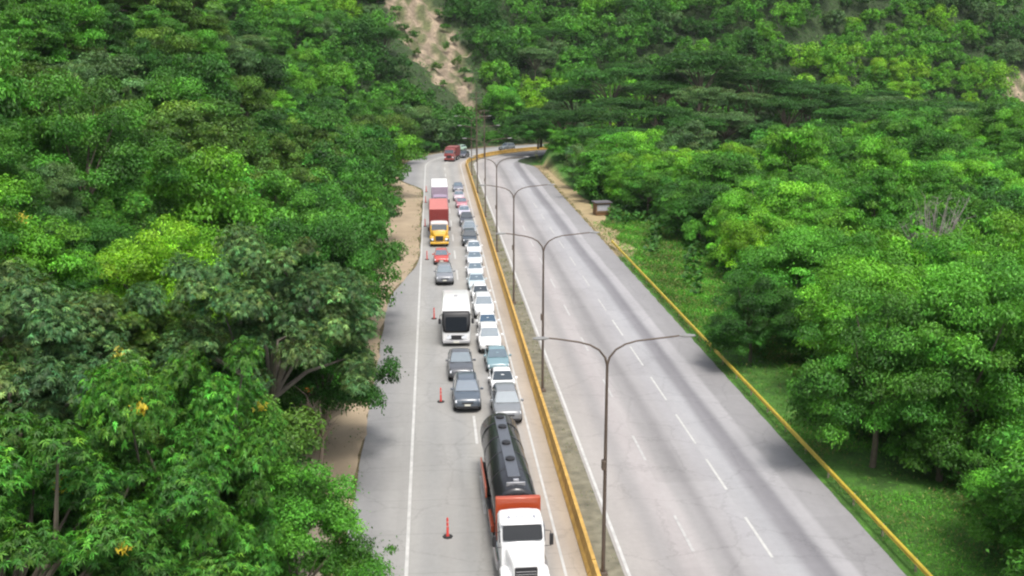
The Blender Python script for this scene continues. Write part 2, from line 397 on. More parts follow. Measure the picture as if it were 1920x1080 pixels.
prof = [(-.29, 0), (-.29, .09), (-.17, .30), (-.09, .84), (.09, .84), (.17, .30), (.29, .09), (.29, 0)]
edges = [-20] + [p for p in POLES] + [290]
for i in range(len(edges) - 1):
    a = edges[i] + (.05 if i else 0); c = edges[i + 1] - (.05 if i < len(edges) - 2 else 0)
    at_root(along(prof, a, c, 2.5, 'barrier_section', yellow, smooth=False), bar)
rail = empty('guardrail', (22.4, 45, 0)); tag(rail, 'yellow metal guardrail on posts along the grassy verge', 'guardrail')
rp_ = [(-.02, .42), (-.08, .46), (-.02, .53), (-.02, .57), (-.08, .63), (-.02, .70), (.03, .70), (.03, .42)]
at_root(along(rp_, 20, 130.5, 2.5, 'rail', yellow2, t0=15.15), rail)
for s in np.arange(22, 130, 3.8):
    b = MB(); b.box(-.05, .05, -.05, .05, -.05, .62); x, y = path(s, 15.26)
    at_root(b.build('post', steel, smooth=False, loc=(float(x), float(y), 0)), rail)
b = MB(); x, y = path(131, 15.16); b.box(-.09, .09, -.35, .3, .40, .72)
at_root(b.build('end_cap', yellow2, bevel=.04, loc=(float(x), float(y), 0)), rail)

# ------------------------------------------------------------------ lamp posts
pole_m = mat('weathered_pole', (.115, .085, .065), .6, .25, var=.2)
head_m = mat('lamp_head', (.24, .24, .23), .45, .2)
LBL = ['double armed street lamp beside the black tanker truck', 'double armed street lamp rising by the grey car behind the tanker',
       'double armed street lamp beside the white cars near the bus', 'thin double armed street lamp fourth along the yellow barrier',
       'thin double armed street lamp fifth along the yellow barrier', 'thin double armed street lamp sixth along the yellow barrier',
       'thin double armed street lamp last before the road bends']
def lamp_post(y, lab, first):
    r = empty('street_lamp', (X0 + .44, y, 0)); tag(r, lab, 'street lamp', 'street lamps along the median barrier')
    b = MB(); b.tube([(0, 0, 0), (0, 0, .5), (0, 0, 5.6), (0, 0, 10.3)], [.11, .095, .08, .06], 10); b.build('pole', pole_m, r)
    b = MB(); b.box(-.24, .24, -.24, .24, 0, .22, .05, .05); b.build('base', pole_m, r, bevel=.02)
    b = MB(); b.box(-.16, .02, -.15, .15, 5.3, 5.75); b.build('control_box', pole_m, r, bevel=.02)
    for sg, ln in ((-1, 2.75), (1, 3.35)):
        pts = [(0, 0, 10.25), (sg * .10, 0, 10.62), (sg * .38, 0, 10.98), (sg * .8, 0, 11.22), (sg * 1.3, 0, 11.36), (sg * (ln - .5), 0, 11.52), (sg * ln, 0, 11.58)]
        b = MB(); b.tube(pts, [.055, .05, .045, .042, .04, .038, .035], 8); a = b.build('arm', pole_m, r)
        b = MB(); x = sg * ln
        b.loft([[(x + sg * q, wd * c, 11.56 + h * d) for c, d in ((-1, 0), (-.8, .8), (0, 1), (.8, .8), (1, 0), (.7, -.7), (0, -.9), (-.7, -.7))] for q, wd, h in ((-.12, .04, .04), (.05, .11, .07), (.35, .13, .08), (.6, .07, .04))])
        b.build('lamp_head', head_m, r)
for i, y in enumerate(POLES): lamp_post(y, LBL[i], i == 0)
def power_pole(x, y, h, lab):
    r = empty('utility_pole', (x, y, float(height(x, y)) if abs(lateral(x, y)) > 16 else 0)); tag(r, lab, 'utility pole')
    b = MB(); b.tube([(0, 0, -.3), (0, 0, h)], [.16, .10], 8); b.build('pole', pole_m, r)
    for z in (h - .5, h - 1.7):
        b = MB(); b.box(-1.1, 1.1, -.06, .06, z, z + .12); b.build('crossarm', pole_m, r)
        for q in (-1, -.5, .5, 1):
            b = MB(); b.tube([(q, 0, z + .12), (q, 0, z + .3)], [.05, .03], 6); b.build('insulator', head_m, r)
power_pole(9.7, 236.0, 15.5, 'tall dark utility pole with two crossarms where the barrier bends')
power_pole(11.9, 246.0, 11.0, 'dark utility pole with crossarms behind the small dark car at the bend')

# ------------------------------------------------------------------ traffic
rubber = mat('tyre_rubber', (.02, .02, .02), .85)
rimm = mat('wheel_rim', (.42, .43, .45), .35, .7)
dark = mat('dark_trim', (.018, .018, .02), .5)
chrome = mat('bright_trim', (.6, .6, .62), .25, .8)
lens = mat('headlight_lens', (.75, .78, .82), .12, coat=.6)
plate = mat('number_plate', (.7, .69, .6), .5)
glass = mat('window_glass', (.03, .042, .052), .07, var=.05, coat=1)
glass_l = mat('painted_sunlit_windscreen', (.11, .15, .18), .10, var=.1, coat=1)  # paler copy of the window glass, sunlit look put into its base colour
glass_b = mat('bluish_windscreen', (.035, .075, .12), .08, var=.1, coat=1)
glass_t = mat('tinted_screen', (.010, .013, .017), .2, var=.05); glass_t.node_tree.nodes['Principled BSDF'].inputs['Specular IOR Level'].default_value = .12
def paintm(name, c, r=.3): return mat(name, c, r, 0, var=.03, coat=.5)
def wheel(root, x, y, r=.33, wd=.22, name='wheel'):
    sg = 1 if x > 0 else -1
    b = MB(); q = [(0, r * .80), (.02, r * .93), (.06, r), (wd - .06, r), (wd - .02, r * .93), (wd, r * .8)]
    n = 18; rings = [[(x - sg * wd + sg * a, y + rr * math.cos(2 * math.pi * k / n), r + rr * math.sin(2 * math.pi * k / n)) for k in range(n)] for a, rr in q]
    b.loft(rings); o = b.build('wheel', rubber, root)
    b = MB(); rings = [[(x + sg * a, y + rr * math.cos(2 * math.pi * k / n), r + rr * math.sin(2 * math.pi * k / n)) for k in range(n)] for a, rr in ((-.02, r * .66), (.008, r * .64), (.0, r * .5), (.02, r * .18), (.025, .01))]
    b.loft(rings); b.build('rim', rimm, o)
def arch(root, x, y, r):
    sg = 1 if x > 0 else -1; b = MB(); n = 14
    pr = [(y + r * math.cos(math.pi * k / n), .30 + r * math.sin(math.pi * k / n)) for k in range(n + 1)]
    vs = [(x, a, z) for a, z in pr] + [(x - sg * .12, a, z) for a, z in pr]; k = n + 1
    b.add(vs, [tuple(range(k)), tuple(range(2 * k - 1, k - 1, -1))] + [(i, i + k, (i + 1) % k + k, (i + 1) % k) for i in range(k)])
    b.build('wheel_arch', dark, root)

def car(x, y, colr, label, kind='sedan', rz=0.0, gl=None, W=None, hoodc=None, bars=False, group='cars queueing beside the median barrier', cat='car', name='car'):
    """front bumper at y, nose towards -Y"""
    P = dict(sedan=dict(L=4.35, W=1.78, zr=1.46, zb=.96, zh=.90, g=(-1.05, -.25, .85, 1.55)),
             hatch=dict(L=3.9, W=1.72, zr=1.52, zb=.98, zh=.93, g=(-1.0, -.25, 1.25, 1.75)),
             suv=dict(L=4.55, W=1.88, zr=1.80, zb=1.16, zh=1.12, g=(-1.0, -.35, 1.75, 2.12)),
             pickup=dict(L=5.1, W=1.88, zr=1.78, zb=1.14, zh=1.10, g=(-1.1, -.4, .75, .98)))[kind]
    L = P['L']; W = W or P['W']; hw = W / 2; zr, zb, zh = P['zr'], P['zb'], P['zh']; gy = P['g']
    r = empty(name, (x, y + L / 2, .012), rz); tag(r, label, cat, group)
    body = paintm(name + '_paint', colr); gl = gl or glass
    f = -L / 2; e = L / 2
    low = .24 if kind in ('sedan', 'hatch') else .34
    st = [(f, low + .16, zh - .30, hw * .72), (f + .06, low + .05, zh - .20, hw * .84), (f + .22, low, zh - .10, hw * .93), (f + .6, low, zh - .03, hw * .98), (gy[0], low, zh + .03, hw),
          (gy[1], low, zb, hw), (gy[2], low, zb + .02, hw), (e - .45, low, zb + (.02 if kind != 'pickup' else 0), hw * .98), (e - .12, low + .04, zb - .06, hw * .93), (e, low + .14, zb - .16, hw * .80)]
    rings = []
    for yy, b0, z1, h in st:
        hlf = [(0, b0), (h * .86, b0), (h * .97, b0 + .10), (h, b0 + .42 * (z1 - b0)), (h * .985, z1 - .15), (h * .94, z1 - .045), (h * .80, z1), (h * .40, z1 + .03), (0, z1 + .035)]
        rings.append([(a, yy, z) for a, z in hlf] + [(-a, yy, z) for a, z in hlf[-2:0:-1]])
    b = MB(); b.loft(rings); b.build('body', body, r)
    # cabin
    wb, wt = hw * .90, hw * .70
    st = [(gy[0], zb - .02, wb), (gy[0] * .45 + gy[1] * .55, zb + .56 * (zr - zb), wb * .45 + wt * .55 + .03), (gy[1], zr - .045, wt + .02), (gy[1] + .3, zr - .005, wt), ((gy[1] + gy[2]) / 2, zr, wt), (gy[2] - .2, zr - .02, wt), (gy[2], zr - .06, wt), (gy[3], zb + .02, wb * .95)]
    rings = []
    for yy, z1, h in st:
        k = max(0., (z1 - zb) / (zr - zb)); wl = wb
        hlf = [(0, zb - .12), (wl, zb - .12), (wl, zb - .02), (h, max(z1 - .07, zb - .015)), (h * .93, max(z1 - .015, zb - .01)), (h * .5, z1 + .01), (0, z1 + .018)]
        rings.append([(a, yy, z) for a, z in hlf] + [(-a, yy, z) for a, z in hlf[-2:0:-1]])
    b = MB(); b.loft(rings); b.build('cabin', body, r)
    sl_ = math.atan2(zr - zb, gy[1] - gy[0])
    b = MB(); b.panel([(-wb * .93, gy[0] + .02, zb + .02), (wb * .93, gy[0] + .02, zb + .02), (wt * .95, gy[1] - .01, zr - .05), (-wt * .95, gy[1] - .01, zr - .05)], (0, -math.sin(sl_), math.cos(sl_)), 0, .035); b.build('windshield', gl, r)
    sl2 = math.atan2(zr - zb, gy[3] - gy[2])
    b = MB(); b.panel([(-wb * .86, gy[3] - .02, zb + .05), (wb * .86, gy[3] - .02, zb + .05), (wt * .9, gy[2], zr - .08), (-wt * .9, gy[2], zr - .08)], (0, math.sin(sl2), math.cos(sl2)), 0, .03); b.build('rear_window', glass, r)
    mid = (gy[1] + gy[2]) / 2
    for sg in (-1, 1):
        def P2(yy, u): return (sg * (wb + (wt - wb) * u), yy, zb + (zr - zb - .06) * u)
        for a0, a1, c1, c0 in ((gy[0] + .3, gy[1] + .10, mid - .05, mid - .05), (mid + .05, mid + .05, gy[2] - .05, gy[3] - .22)):
            b = MB(); b.panel([P2(a0, .10), P2(a1, .88), P2(c1, .88), P2(c0, .10)], (sg, 0, .4), 0, .022); b.build('side_window', glass, r)
        b = MB(); cx = sg * (hw + .09); b.box(cx - .10, cx + .10, gy[0] + .22, gy[0] + .36, zb + .02, zb + .18); b.build('side_mirror', body, r, bevel=.03)
        # lamps
        b = MB(); hx = sg * hw * .66
        b.panel([(hx - .2, f + .035, zh - .36), (hx + .2, f + .13, zh - .36), (hx + .22, f + .20, zh - .17), (hx - .2, f + .09, zh - .20)], (sg * .25, -1, .45), 0, .03); b.build('headlight', lens, r)
        for wy in (f + .82, e - .82):
            arch(r, sg * (hw + .006), wy, .40 if low < .3 else .45); wheel(r, sg * (hw + .015), wy, .32 if low < .3 else .37)
    b = MB(); b.panel([(-hw * .42, f - .005, zh - .44), (hw * .42, f - .005, zh - .44), (hw * .44, f + .045, zh - .22), (-hw * .44, f + .045, zh - .22)], (0, -1, .3), 0, .02); b.build('grille', dark, r)
    b = MB(); b.box(-hw * .78, hw * .78, f - .02, f + .25, low - .02, low + .17); b.build('bumper', dark if kind != 'sedan' else body, r, bevel=.03)
    b = MB(); b.box(-.2, .2, f - .05, f - .03, low + .20, low + .32); b.build('licence_plate', plate, r, smooth=False)
    if kind == 'pickup':
        b = MB(); b.box(-hw * .84, hw * .84, gy[3] + .12, e - .14, zb - .1, zb + .045); b.build('cargo_bed', dark, r, bevel=.02)
    if bars:
        for sg in (-1, 1):
            b = MB(); b.tube([(sg * wt * .88, gy[1] + .2, zr + .01), (sg * wt * .88, gy[1] + .3, zr + .07), (sg * wt * .88, gy[2] - .3, zr + .07), (sg * wt * .88, gy[2] - .2, zr)], .02, 6); b.build('roof_rail', dark, r)
    return r

WHITE = (.78, .78, .77); SILVER = (.42, .44, .46); GREY = (.22, .235, .25); DGREY = (.09, .10, .115)
GR = 'cars queueing in the lane beside the median barrier'; GM = 'vehicles queueing in the coned off middle lane'
car(4.66, 66.0, (.19, .20, .21), 'silver grey car right behind the black tanker truck', 'suv', gl=glass_l, group=GR)
car(4.76, 71.8, WHITE, 'white sedan right behind the silver grey car at the tanker', 'sedan', gl=glass, group=GR)
car(4.74, 77.6, (.17, .27, .30), 'teal blue sedan between two white cars across from the grey pickup', 'sedan', gl=glass_l, group=GR)
car(4.42, 82.9, WHITE, 'white van-like car with black wheel showing behind the teal sedan', 'suv', gl=glass_l, group=GR)
car(4.55, 88.7, WHITE, 'white car beside the front of the white bus', 'hatch', gl=glass_b, group=GR)
car(4.5, 94.4, (.74, .75, .76), 'white car beside the rear of the white bus', 'suv', gl=glass_l, group=GR)
car(4.45, 100.4, WHITE, 'white hatchback just past the rear end of the bus', 'hatch', gl=glass, group=GR)
car(4.30, 106.0, (.50, .58, .61), 'pale blue sedan beside the grey car behind the bus', 'sedan', gl=glass_l, group=GR)
car(4.40, 112.0, (.72, .73, .75), 'white sedan beside the red car, behind the pale blue one', 'sedan', gl=glass_l, group=GR)
car(4.60, 118.6, (.58, .61, .64), 'light silver sedan across from the red car', 'sedan', gl=glass_l, group=GR)
car(4.78, 125.2, (.74, .75, .76), 'white low car just in front of the dark four wheel drive', 'sedan', gl=glass_l, group=GR)
car(4.50, 131.5, (.055, .07, .085), 'dark four wheel drive beside the yellow truck cab', 'suv', group=GR)
car(4.70, 138.5, (.30, .33, .36), 'grey car beside the red cargo box', 'suv', gl=glass_l, group=GR)
car(4.62, 146.6, (.06, .065, .08), 'black pickup beside the rear of the red cargo box', 'pickup', group=GR)
car(4.55, 155.5, (.55, .52, .60), 'pale lilac grey car two ahead of the small maroon car', 'sedan', gl=glass_l, group=GR)
car(4.42, 164.5, (.42, .16, .19), 'maroon car beside the mauve truck', 'sedan', gl=glass_l, group=GR)
car(4.20, 173.0, (.48, .40, .44), 'dusty pink sedan near the far end of the queue', 'sedan', gl=glass_l, group=GR)
car(4.35, 184.5, (.16, .17, .21), 'dark grey car last in the queue beside the barrier', 'sedan', gl=glass_l, group=GR)
car(2.09, 68.7, (.085, .105, .13), 'dark blue grey four wheel drive with roof rails at the head of the middle lane', 'suv', bars=True, gl=glass_b, group=GM)
car(1.86, 75.6, (.085, .09, .10), 'grey pickup right in front of the white bus', 'pickup', gl=glass_l, group=GM)
car(1.05, 109.0, (.20, .21, .23), 'grey four wheel drive behind the white bus', 'suv', gl=glass_l, group=GM)
car(.82, 120.0, (.48, .07, .055), 'red hatchback in front of the yellow truck cab', 'hatch', gl=glass_l, group=GM)
GF = 'vehicles arriving round the bend'
def on_road(s_, t_): q = path(s_, t_); return float(q[0]), float(q[1])
def turn(s_): return -max(0., (s_ - YB) / RB)
car(*on_road(243.5, -2.9), (.10, .10, .12), 'small dark car passing the utility poles at the bend', 'hatch', rz=turn(244), group=GF)
car(*on_road(263.0, -3.0), (.14, .16, .17), 'dark car coming round the bend farthest away', 'suv', rz=turn(264), group=GF)

# bus
def truck_wheels(r, xs, ys, rad=.5, wd=.28):
    for yy in ys:
        for sg in (-1, 1): wheel(r, sg * xs, yy, rad, wd)
bus = empty('bus', (1.72, 85.5, .012), R(-1.0)); tag(bus, 'white bus with a broad dark windscreen in the middle lane queue', 'bus', GM)
wm = paintm('bus_white', (.80, .80, .79))
def rounded_ring(y, hw, z0, z1, rr=.18, rb=.08):
    p = []
    for cx, cz, a0, q in ((hw - rb, z0 + rb, -90, rb), (hw - rr, z1 - rr, 0, rr), (-hw + rr, z1 - rr, 90, rr), (-hw + rb, z0 + rb, 180, rb)):
        for k in range(4):
            a = R(a0 + 30 * k); p.append((cx + q * math.cos(a), y, cz + q * math.sin(a)))
    return p
b = MB(); b.loft([rounded_ring(0, .98, .45, 1.35), rounded_ring(.04, 1.10, .38, 1.55), rounded_ring(.20, 1.16, .32, 2.3), rounded_ring(.5, 1.18, .32, 3.0), rounded_ring(.8, 1.18, .32, 3.12), rounded_ring(7.6, 1.18, .32, 3.12), rounded_ring(7.85, 1.12, .4, 3.05)])
b.build('body', wm, bus)
b = MB(); b.loft([[(-1.09, -.0, 1.32), (-.9, -.03, 1.22), (.9, -.03, 1.22), (1.09, -.0, 1.32)], [(-1.16, .12, 1.9), (-1.0, .06, 1.9), (1.0, .06, 1.9), (1.16, .12, 1.9)], [(-1.16, .36, 2.62), (-1.0, .30, 2.66), (1.0, .30, 2.66), (1.16, .36, 2.62)], [(-1.10, .50, 2.9), (-.9, .46, 2.93), (.9, .46, 2.93), (1.10, .50, 2.9)]], closed=False)
o = b.build('windshield_surround', dark, bus); md = o.modifiers.new('s', 'SOLIDIFY'); md.thickness = .06; md.offset = 0
b = MB(); b.panel([(-.86, -.05, 1.36), (.86, -.05, 1.36), (.88, .21, 2.48), (-.88, .21, 2.48)], (0, -1, .28), 0, .05); b.build('windshield', glass_t, bus)
b = MB(); b.panel([(-.55, -.02, .62), (.55, -.02, .62), (.75, .0, .98), (-.75, .0, .98)], (0, -1, 0), 0, .03); b.build('grille', dark, bus)
b = MB(); b.box(-1.13, 1.13, -.10, .25, .30, .55); b.build('bumper', mat('bumper_grey', (.35, .35, .36), .5), bus, bevel=.06)
b = MB(); b.box(-.25, .25, -.14, -.12, .36, .50); b.build('licence_plate', plate, bus, smooth=False)
for sg in (-1, 1):
    b = MB(); b.panel([(sg * .62 - .2, .0, .68), (sg * .62 + .2, .02, .68), (sg * .68 + .24, .03, 1.02), (sg * .62 - .18, -.01, .9)], (0, -1, .1), 0, .07); b.build('headlight', lens, bus)
    for k in range(5):
        y0 = .85 + 1.22 * k; b = MB(); b.panel([(sg * 1.185, y0, 1.55), (sg * 1.185, y0 + 1.12, 1.55), (sg * 1.185, y0 + 1.12, 2.5), (sg * 1.185, y0, 2.5)], (sg, 0, 0), 0, .01); b.build('side_window', glass, bus)
    b = MB(); b.tube([(sg * 1.1, .3, 2.75), (sg * 1.32, -.05, 2.7), (sg * 1.36, -.1, 2.45)], .025, 6); mi = b.build('mirror_arm', dark, bus)
    b = MB(); b.box(sg * 1.36 - .10, sg * 1.36 + .10, -.18, -.06, 2.0, 2.45); b.build('side_mirror', dark, bus, bevel=.04)
b = MB(); b.box(-.16, .16, 5.0, 5.35, 3.12, 3.19); b.build('roof_hatch', mat('hatch_grey', (.3, .3, .31), .6), bus, bevel=.02)
b = MB(); b.box(-.7, .7, 2.6, 4.2, 3.12, 3.20); b.build('roof_unit', paintm('unit_white', (.70, .70, .69)), bus, bevel=.04)
truck_wheels(bus, 1.17, (1.35, 5.6), .46)

# tanker truck
tk = empty('tanker_truck', (3.86, 42.75, .012), R(1.0)); tag(tk, 'white cab tanker truck with long black tank and orange red panels', 'truck')
cw = paintm('cab_white', (.80, .80, .80)); orange = paintm('orange_red', (.36, .052, .012), .45); blk = mat('tank_black', (.022, .022, .025), .27, var=.3, scale=1.5, coat=.25)
TY = 0.0
def ring_y(y, hw, z0, z1, n_=0, bulge=.05, top=.18):
    hl = [(0, z0), (hw * .9, z0), (hw, z0 + .1), (hw, z1 - top), (hw - top * .35, z1 - top * .3), (hw - top, z1), (hw * .4, z1 + bulge * .8), (0, z1 + bulge)]
    return [(a, y, z) for a, z in hl] + [(-a, y, z) for a, z in hl[-2:0:-1]]
b = MB(); b.loft([ring_y(.10, .55, .75, 1.50), ring_y(.16, .62, .7, 1.72), ring_y(.5, .70, .7, 1.86), ring_y(1.4, .86, .7, 1.98), ring_y(2.05, 1.0, .7, 2.08)]); b.build('hood', cw, tk)
b = MB(); b.loft([ring_y(2.0, 1.06, .7, 2.02), ring_y(2.12, 1.10, .7, 2.12), ring_y(2.58, 1.10, .7, 2.70, top=.14), ring_y(2.75, 1.11, .7, 2.80), ring_y(3.2, 1.12, .7, 2.88), ring_y(3.85, 1.12, .7, 2.90), ring_y(3.98, 1.10, .7, 2.86)]); b.build('cab', cw, tk)
b = MB(); b.panel([(-1.0, 2.06, 2.20), (1.0, 2.06, 2.20), (.98, 2.48, 2.74), (-.98, 2.48, 2.74)], (0, -.80, .60), 0, .05, .06); b.build('windshield', glass_t, tk)
b = MB(); b.box(-1.04, 1.04, 2.40, 2.66, 2.79, 2.84); b.build('sun_visor', cw, tk, bevel=.02)
for sg in (-1, 1):
    b = MB(); b.panel([(sg * 1.12, 2.35, 1.95), (sg * 1.12, 3.2, 1.95), (sg * 1.12, 3.15, 2.6), (sg * 1.12, 2.62, 2.6)], (sg, 0, .05), 0, .03); b.build('side_window', glass, tk)
    # fenders: flared over the front wheels
    pts = []
    for k in range(9):
        a = R(175 - 22 * k); pts.append((.95 + .72 * math.cos(a), .50 + .66 * math.sin(a)))
    rings = [[(sg * .66, y, z + .02), (sg * .92, y, z + .06), (sg * 1.12, y, z + .02), (sg * 1.20, y, z - .08), (sg * 1.20, y + (.95 - y) * .12, z - .16), (sg * .66, y + (.95 - y) * .12, z - .14)] for y, z in pts]
    b = MB(); b.loft(rings); b.build('fender', cw, tk)
    b = MB(); b.panel([(sg * .92 - .18, .18, .82), (sg * .92 + .2, .32, .82), (sg * .92 + .2, .38, 1.06), (sg * .92 - .18, .25, 1.08)], (0, -1, .4), 0, .03, .08); b.build('headlight', lens, tk)
    b = MB(); b.tube([(sg * 1.1, 2.2, 2.6), (sg * 1.38, 2.05, 2.62), (sg * 1.40, 2.05, 1.9), (sg * 1.1, 2.15, 1.85)], .02, 6); b.build('mirror_bracket', dark, tk)
    b = MB(); b.box(sg * 1.42 - .10, sg * 1.42 + .10, 1.98, 2.1, 1.95, 2.5); b.build('side_mirror', dark, tk, bevel=.03)
    b = MB(); b.tube([(sg * 1.0, 2.5, .75), (sg * 1.0, 4.4, .75)], .32, 14); b.build('fuel_tank', chrome, tk)
    b = MB(); b.tube([(sg * .98, 4.12, .9), (sg * .98, 4.12, 2.6)], .08, 10); b.build('exhaust_stack', chrome, tk)
b = MB(); b.panel([(-.52, .07, .80), (.52, .07, .80), (.56, .12, 1.60), (-.56, .12, 1.60)], (0, -1, .1), 0, .05); gl_ = b.build('grille', dark, tk)
for k in range(5):
    b = MB(); b.box(-.50, .50, .0, .03, .90 + .13 * k, .93 + .13 * k); b.build('grille_bar', chrome, gl_, smooth=False)
b = MB(); b.box(-1.18, 1.18, -.05, .28, .38, .68); b.build('bumper', cw, tk, bevel=.07)
b = MB(); b.box(-.26, .26, -.09, -.065, .44, .58); b.build('licence_plate', plate, tk, smooth=False)
# small grey marks on the hood and above the windscreen
mk = mat('grey_marks', (.30, .31, .34), .6)
b = MB()
for k, (mx_, my_) in enumerate(((-.16, .0), (-.02, .0))):
    for j in range(14):
        a0, a1 = R(25.7 * j), R(25.7 * (j + 1)); rr = .085
        if k == 1 and 4 < j < 9: continue
        b.add([(mx_ + rr * math.cos(a), 1.15 + rr * 1.4 * math.sin(a), 1.998) for a in (a0, a1)] + [(mx_ + (rr - .03) * math.cos(a), 1.15 + (rr - .03) * 1.4 * math.sin(a), 1.998) for a in (a1, a0)], [(0, 1, 2, 3)])
b.add([(.13, 1.03, 1.985), (.165, 1.03, 1.985), (.165, 1.27, 2.0), (.13, 1.27, 2.0)], [(0, 1, 2, 3)])
b.build('hood_mark', mk, tk, smooth=False)
b = MB()
for a, ww in ((-.72, .2), (.55, .22)):
    b.add([(a, 2.95, 2.885), (a + ww, 2.95, 2.885), (a + ww * .8, 3.2, 2.925), (a + ww * .35, 3.2, 2.925)], [(0, 1, 2, 3)])
for k in range(5):
    b.add([(-.25 + .11 * k, 3.0, 2.925), (-.18 + .11 * k, 3.0, 2.925), (-.18 + .11 * k, 3.14, 2.94), (-.25 + .11 * k, 3.14, 2.94)], [(0, 1, 2, 3)])
b.build('roof_mark', mk, tk, smooth=False)
# bulkhead, tank
b = MB(); b.box(-1.17, 1.17, 4.30, 4.62, 1.15, 3.30); b.build('front_bulkhead', orange, tk, bevel=.05)
b = MB(); b.box(-1.02, 1.02, 4.22, 4.31, 1.9, 2.3); b.build('bulkhead_stripe', paintm('stripe_white', (.75, .75, .74)), tk, bevel=.02)
tr_ = 1.19; n = 28; rings = []
for yy, k in ((4.95, .05), (4.95, .86), (5.02, .96), (5.15, 1), (10, 1), (15.9, 1), (16.02, .96), (16.1, .86), (16.12, .05)):
    rings.append([(tr_ * k * math.cos(2 * math.pi * j / n), yy, 2.36 + tr_ * .96 * k * math.sin(2 * math.pi * j / n)) for j in range(n)])
b = MB(); b.loft(rings); b.build('tank', blk, tk)
for yy in (7.6, 9.9, 12.2, 14.4):
    b = MB(); q = tr_ + .015; b.loft([[(q * math.cos(R(a)), yy + d, 2.36 + q * .96 * math.sin(R(a))) for a in range(-20, 201, 11)] for d in (-.03, .03)], closed=False)
    o = b.build('tank_band', mat('band_black', (.03, .03, .033), .5), tk); md = o.modifiers.new('s', 'SOLIDIFY'); md.thickness = .02
b = MB(); b.box(-.33, .33, 6.4, 15.3, 3.47, 3.53); b.build('walkway', mat('walkway_grey', (.14, .15, .17), .4, .4), tk, bevel=.01)
for yy in (8.6, 10.9, 13.4, 15.0):
    b = MB(); b.tube([(0, yy, 3.50), (0, yy, 3.63), (0, yy, 3.66)], [.26, .26, .20], 16); b.build('hatch', dark, tk)
b = MB(); b.box(-.5, .5, 5.45, 5.52, 3.40, 3.60); b.box(-.1, .2, 5.8, 6.0, 3.45, 3.58); b.build('valve_box', mat('valve_grey', (.4, .4, .42), .4, .5), tk, bevel=.02)
b = MB(); b.box(-.5, .5, 4.0, 16.2, .85, 1.15); b.build('chassis', dark, tk)
for sg in (-1, 1):
    b = MB(); b.box(sg * 1.27 - .05, sg * 1.27 + .05, 9.6, 13.9, 1.0, 1.62); b.build('side_panel', paintm('side_orange', (.52, .13, .07), .45), tk, bevel=.03)
    b = MB(); b.box(sg * 1.22 - .1, sg * 1.22 + .1, 5.6, 7.6, .95, 1.3); b.build('mudguard', orange, tk, bevel=.03)
    b = MB(); b.box(sg * 1.17 - .12, sg * 1.17 + .12, 7.8, 9.4, .55, 1.1); b.build('hose_box', dark, tk, bevel=.03)
for yy in (.95, 5.3, 6.5, 12.2, 13.4, 14.6):
    for sg in (-1, 1): wheel(tk, sg * 1.18, yy, .5, .3 if yy < 2 else .5)
tk.scale = (.92, 1, 1)
for ch in list(tk.children):      # short nosed bonnet
    if ch.name.split('.')[0] in ('hood', 'fender', 'grille', 'headlight', 'bumper', 'licence_plate', 'hood_mark'): ch.location.y += .5
    if ch.name.split('.')[0] == 'wheel' and ch.data.vertices[0].co.y < 2.5: ch.location.y += .5

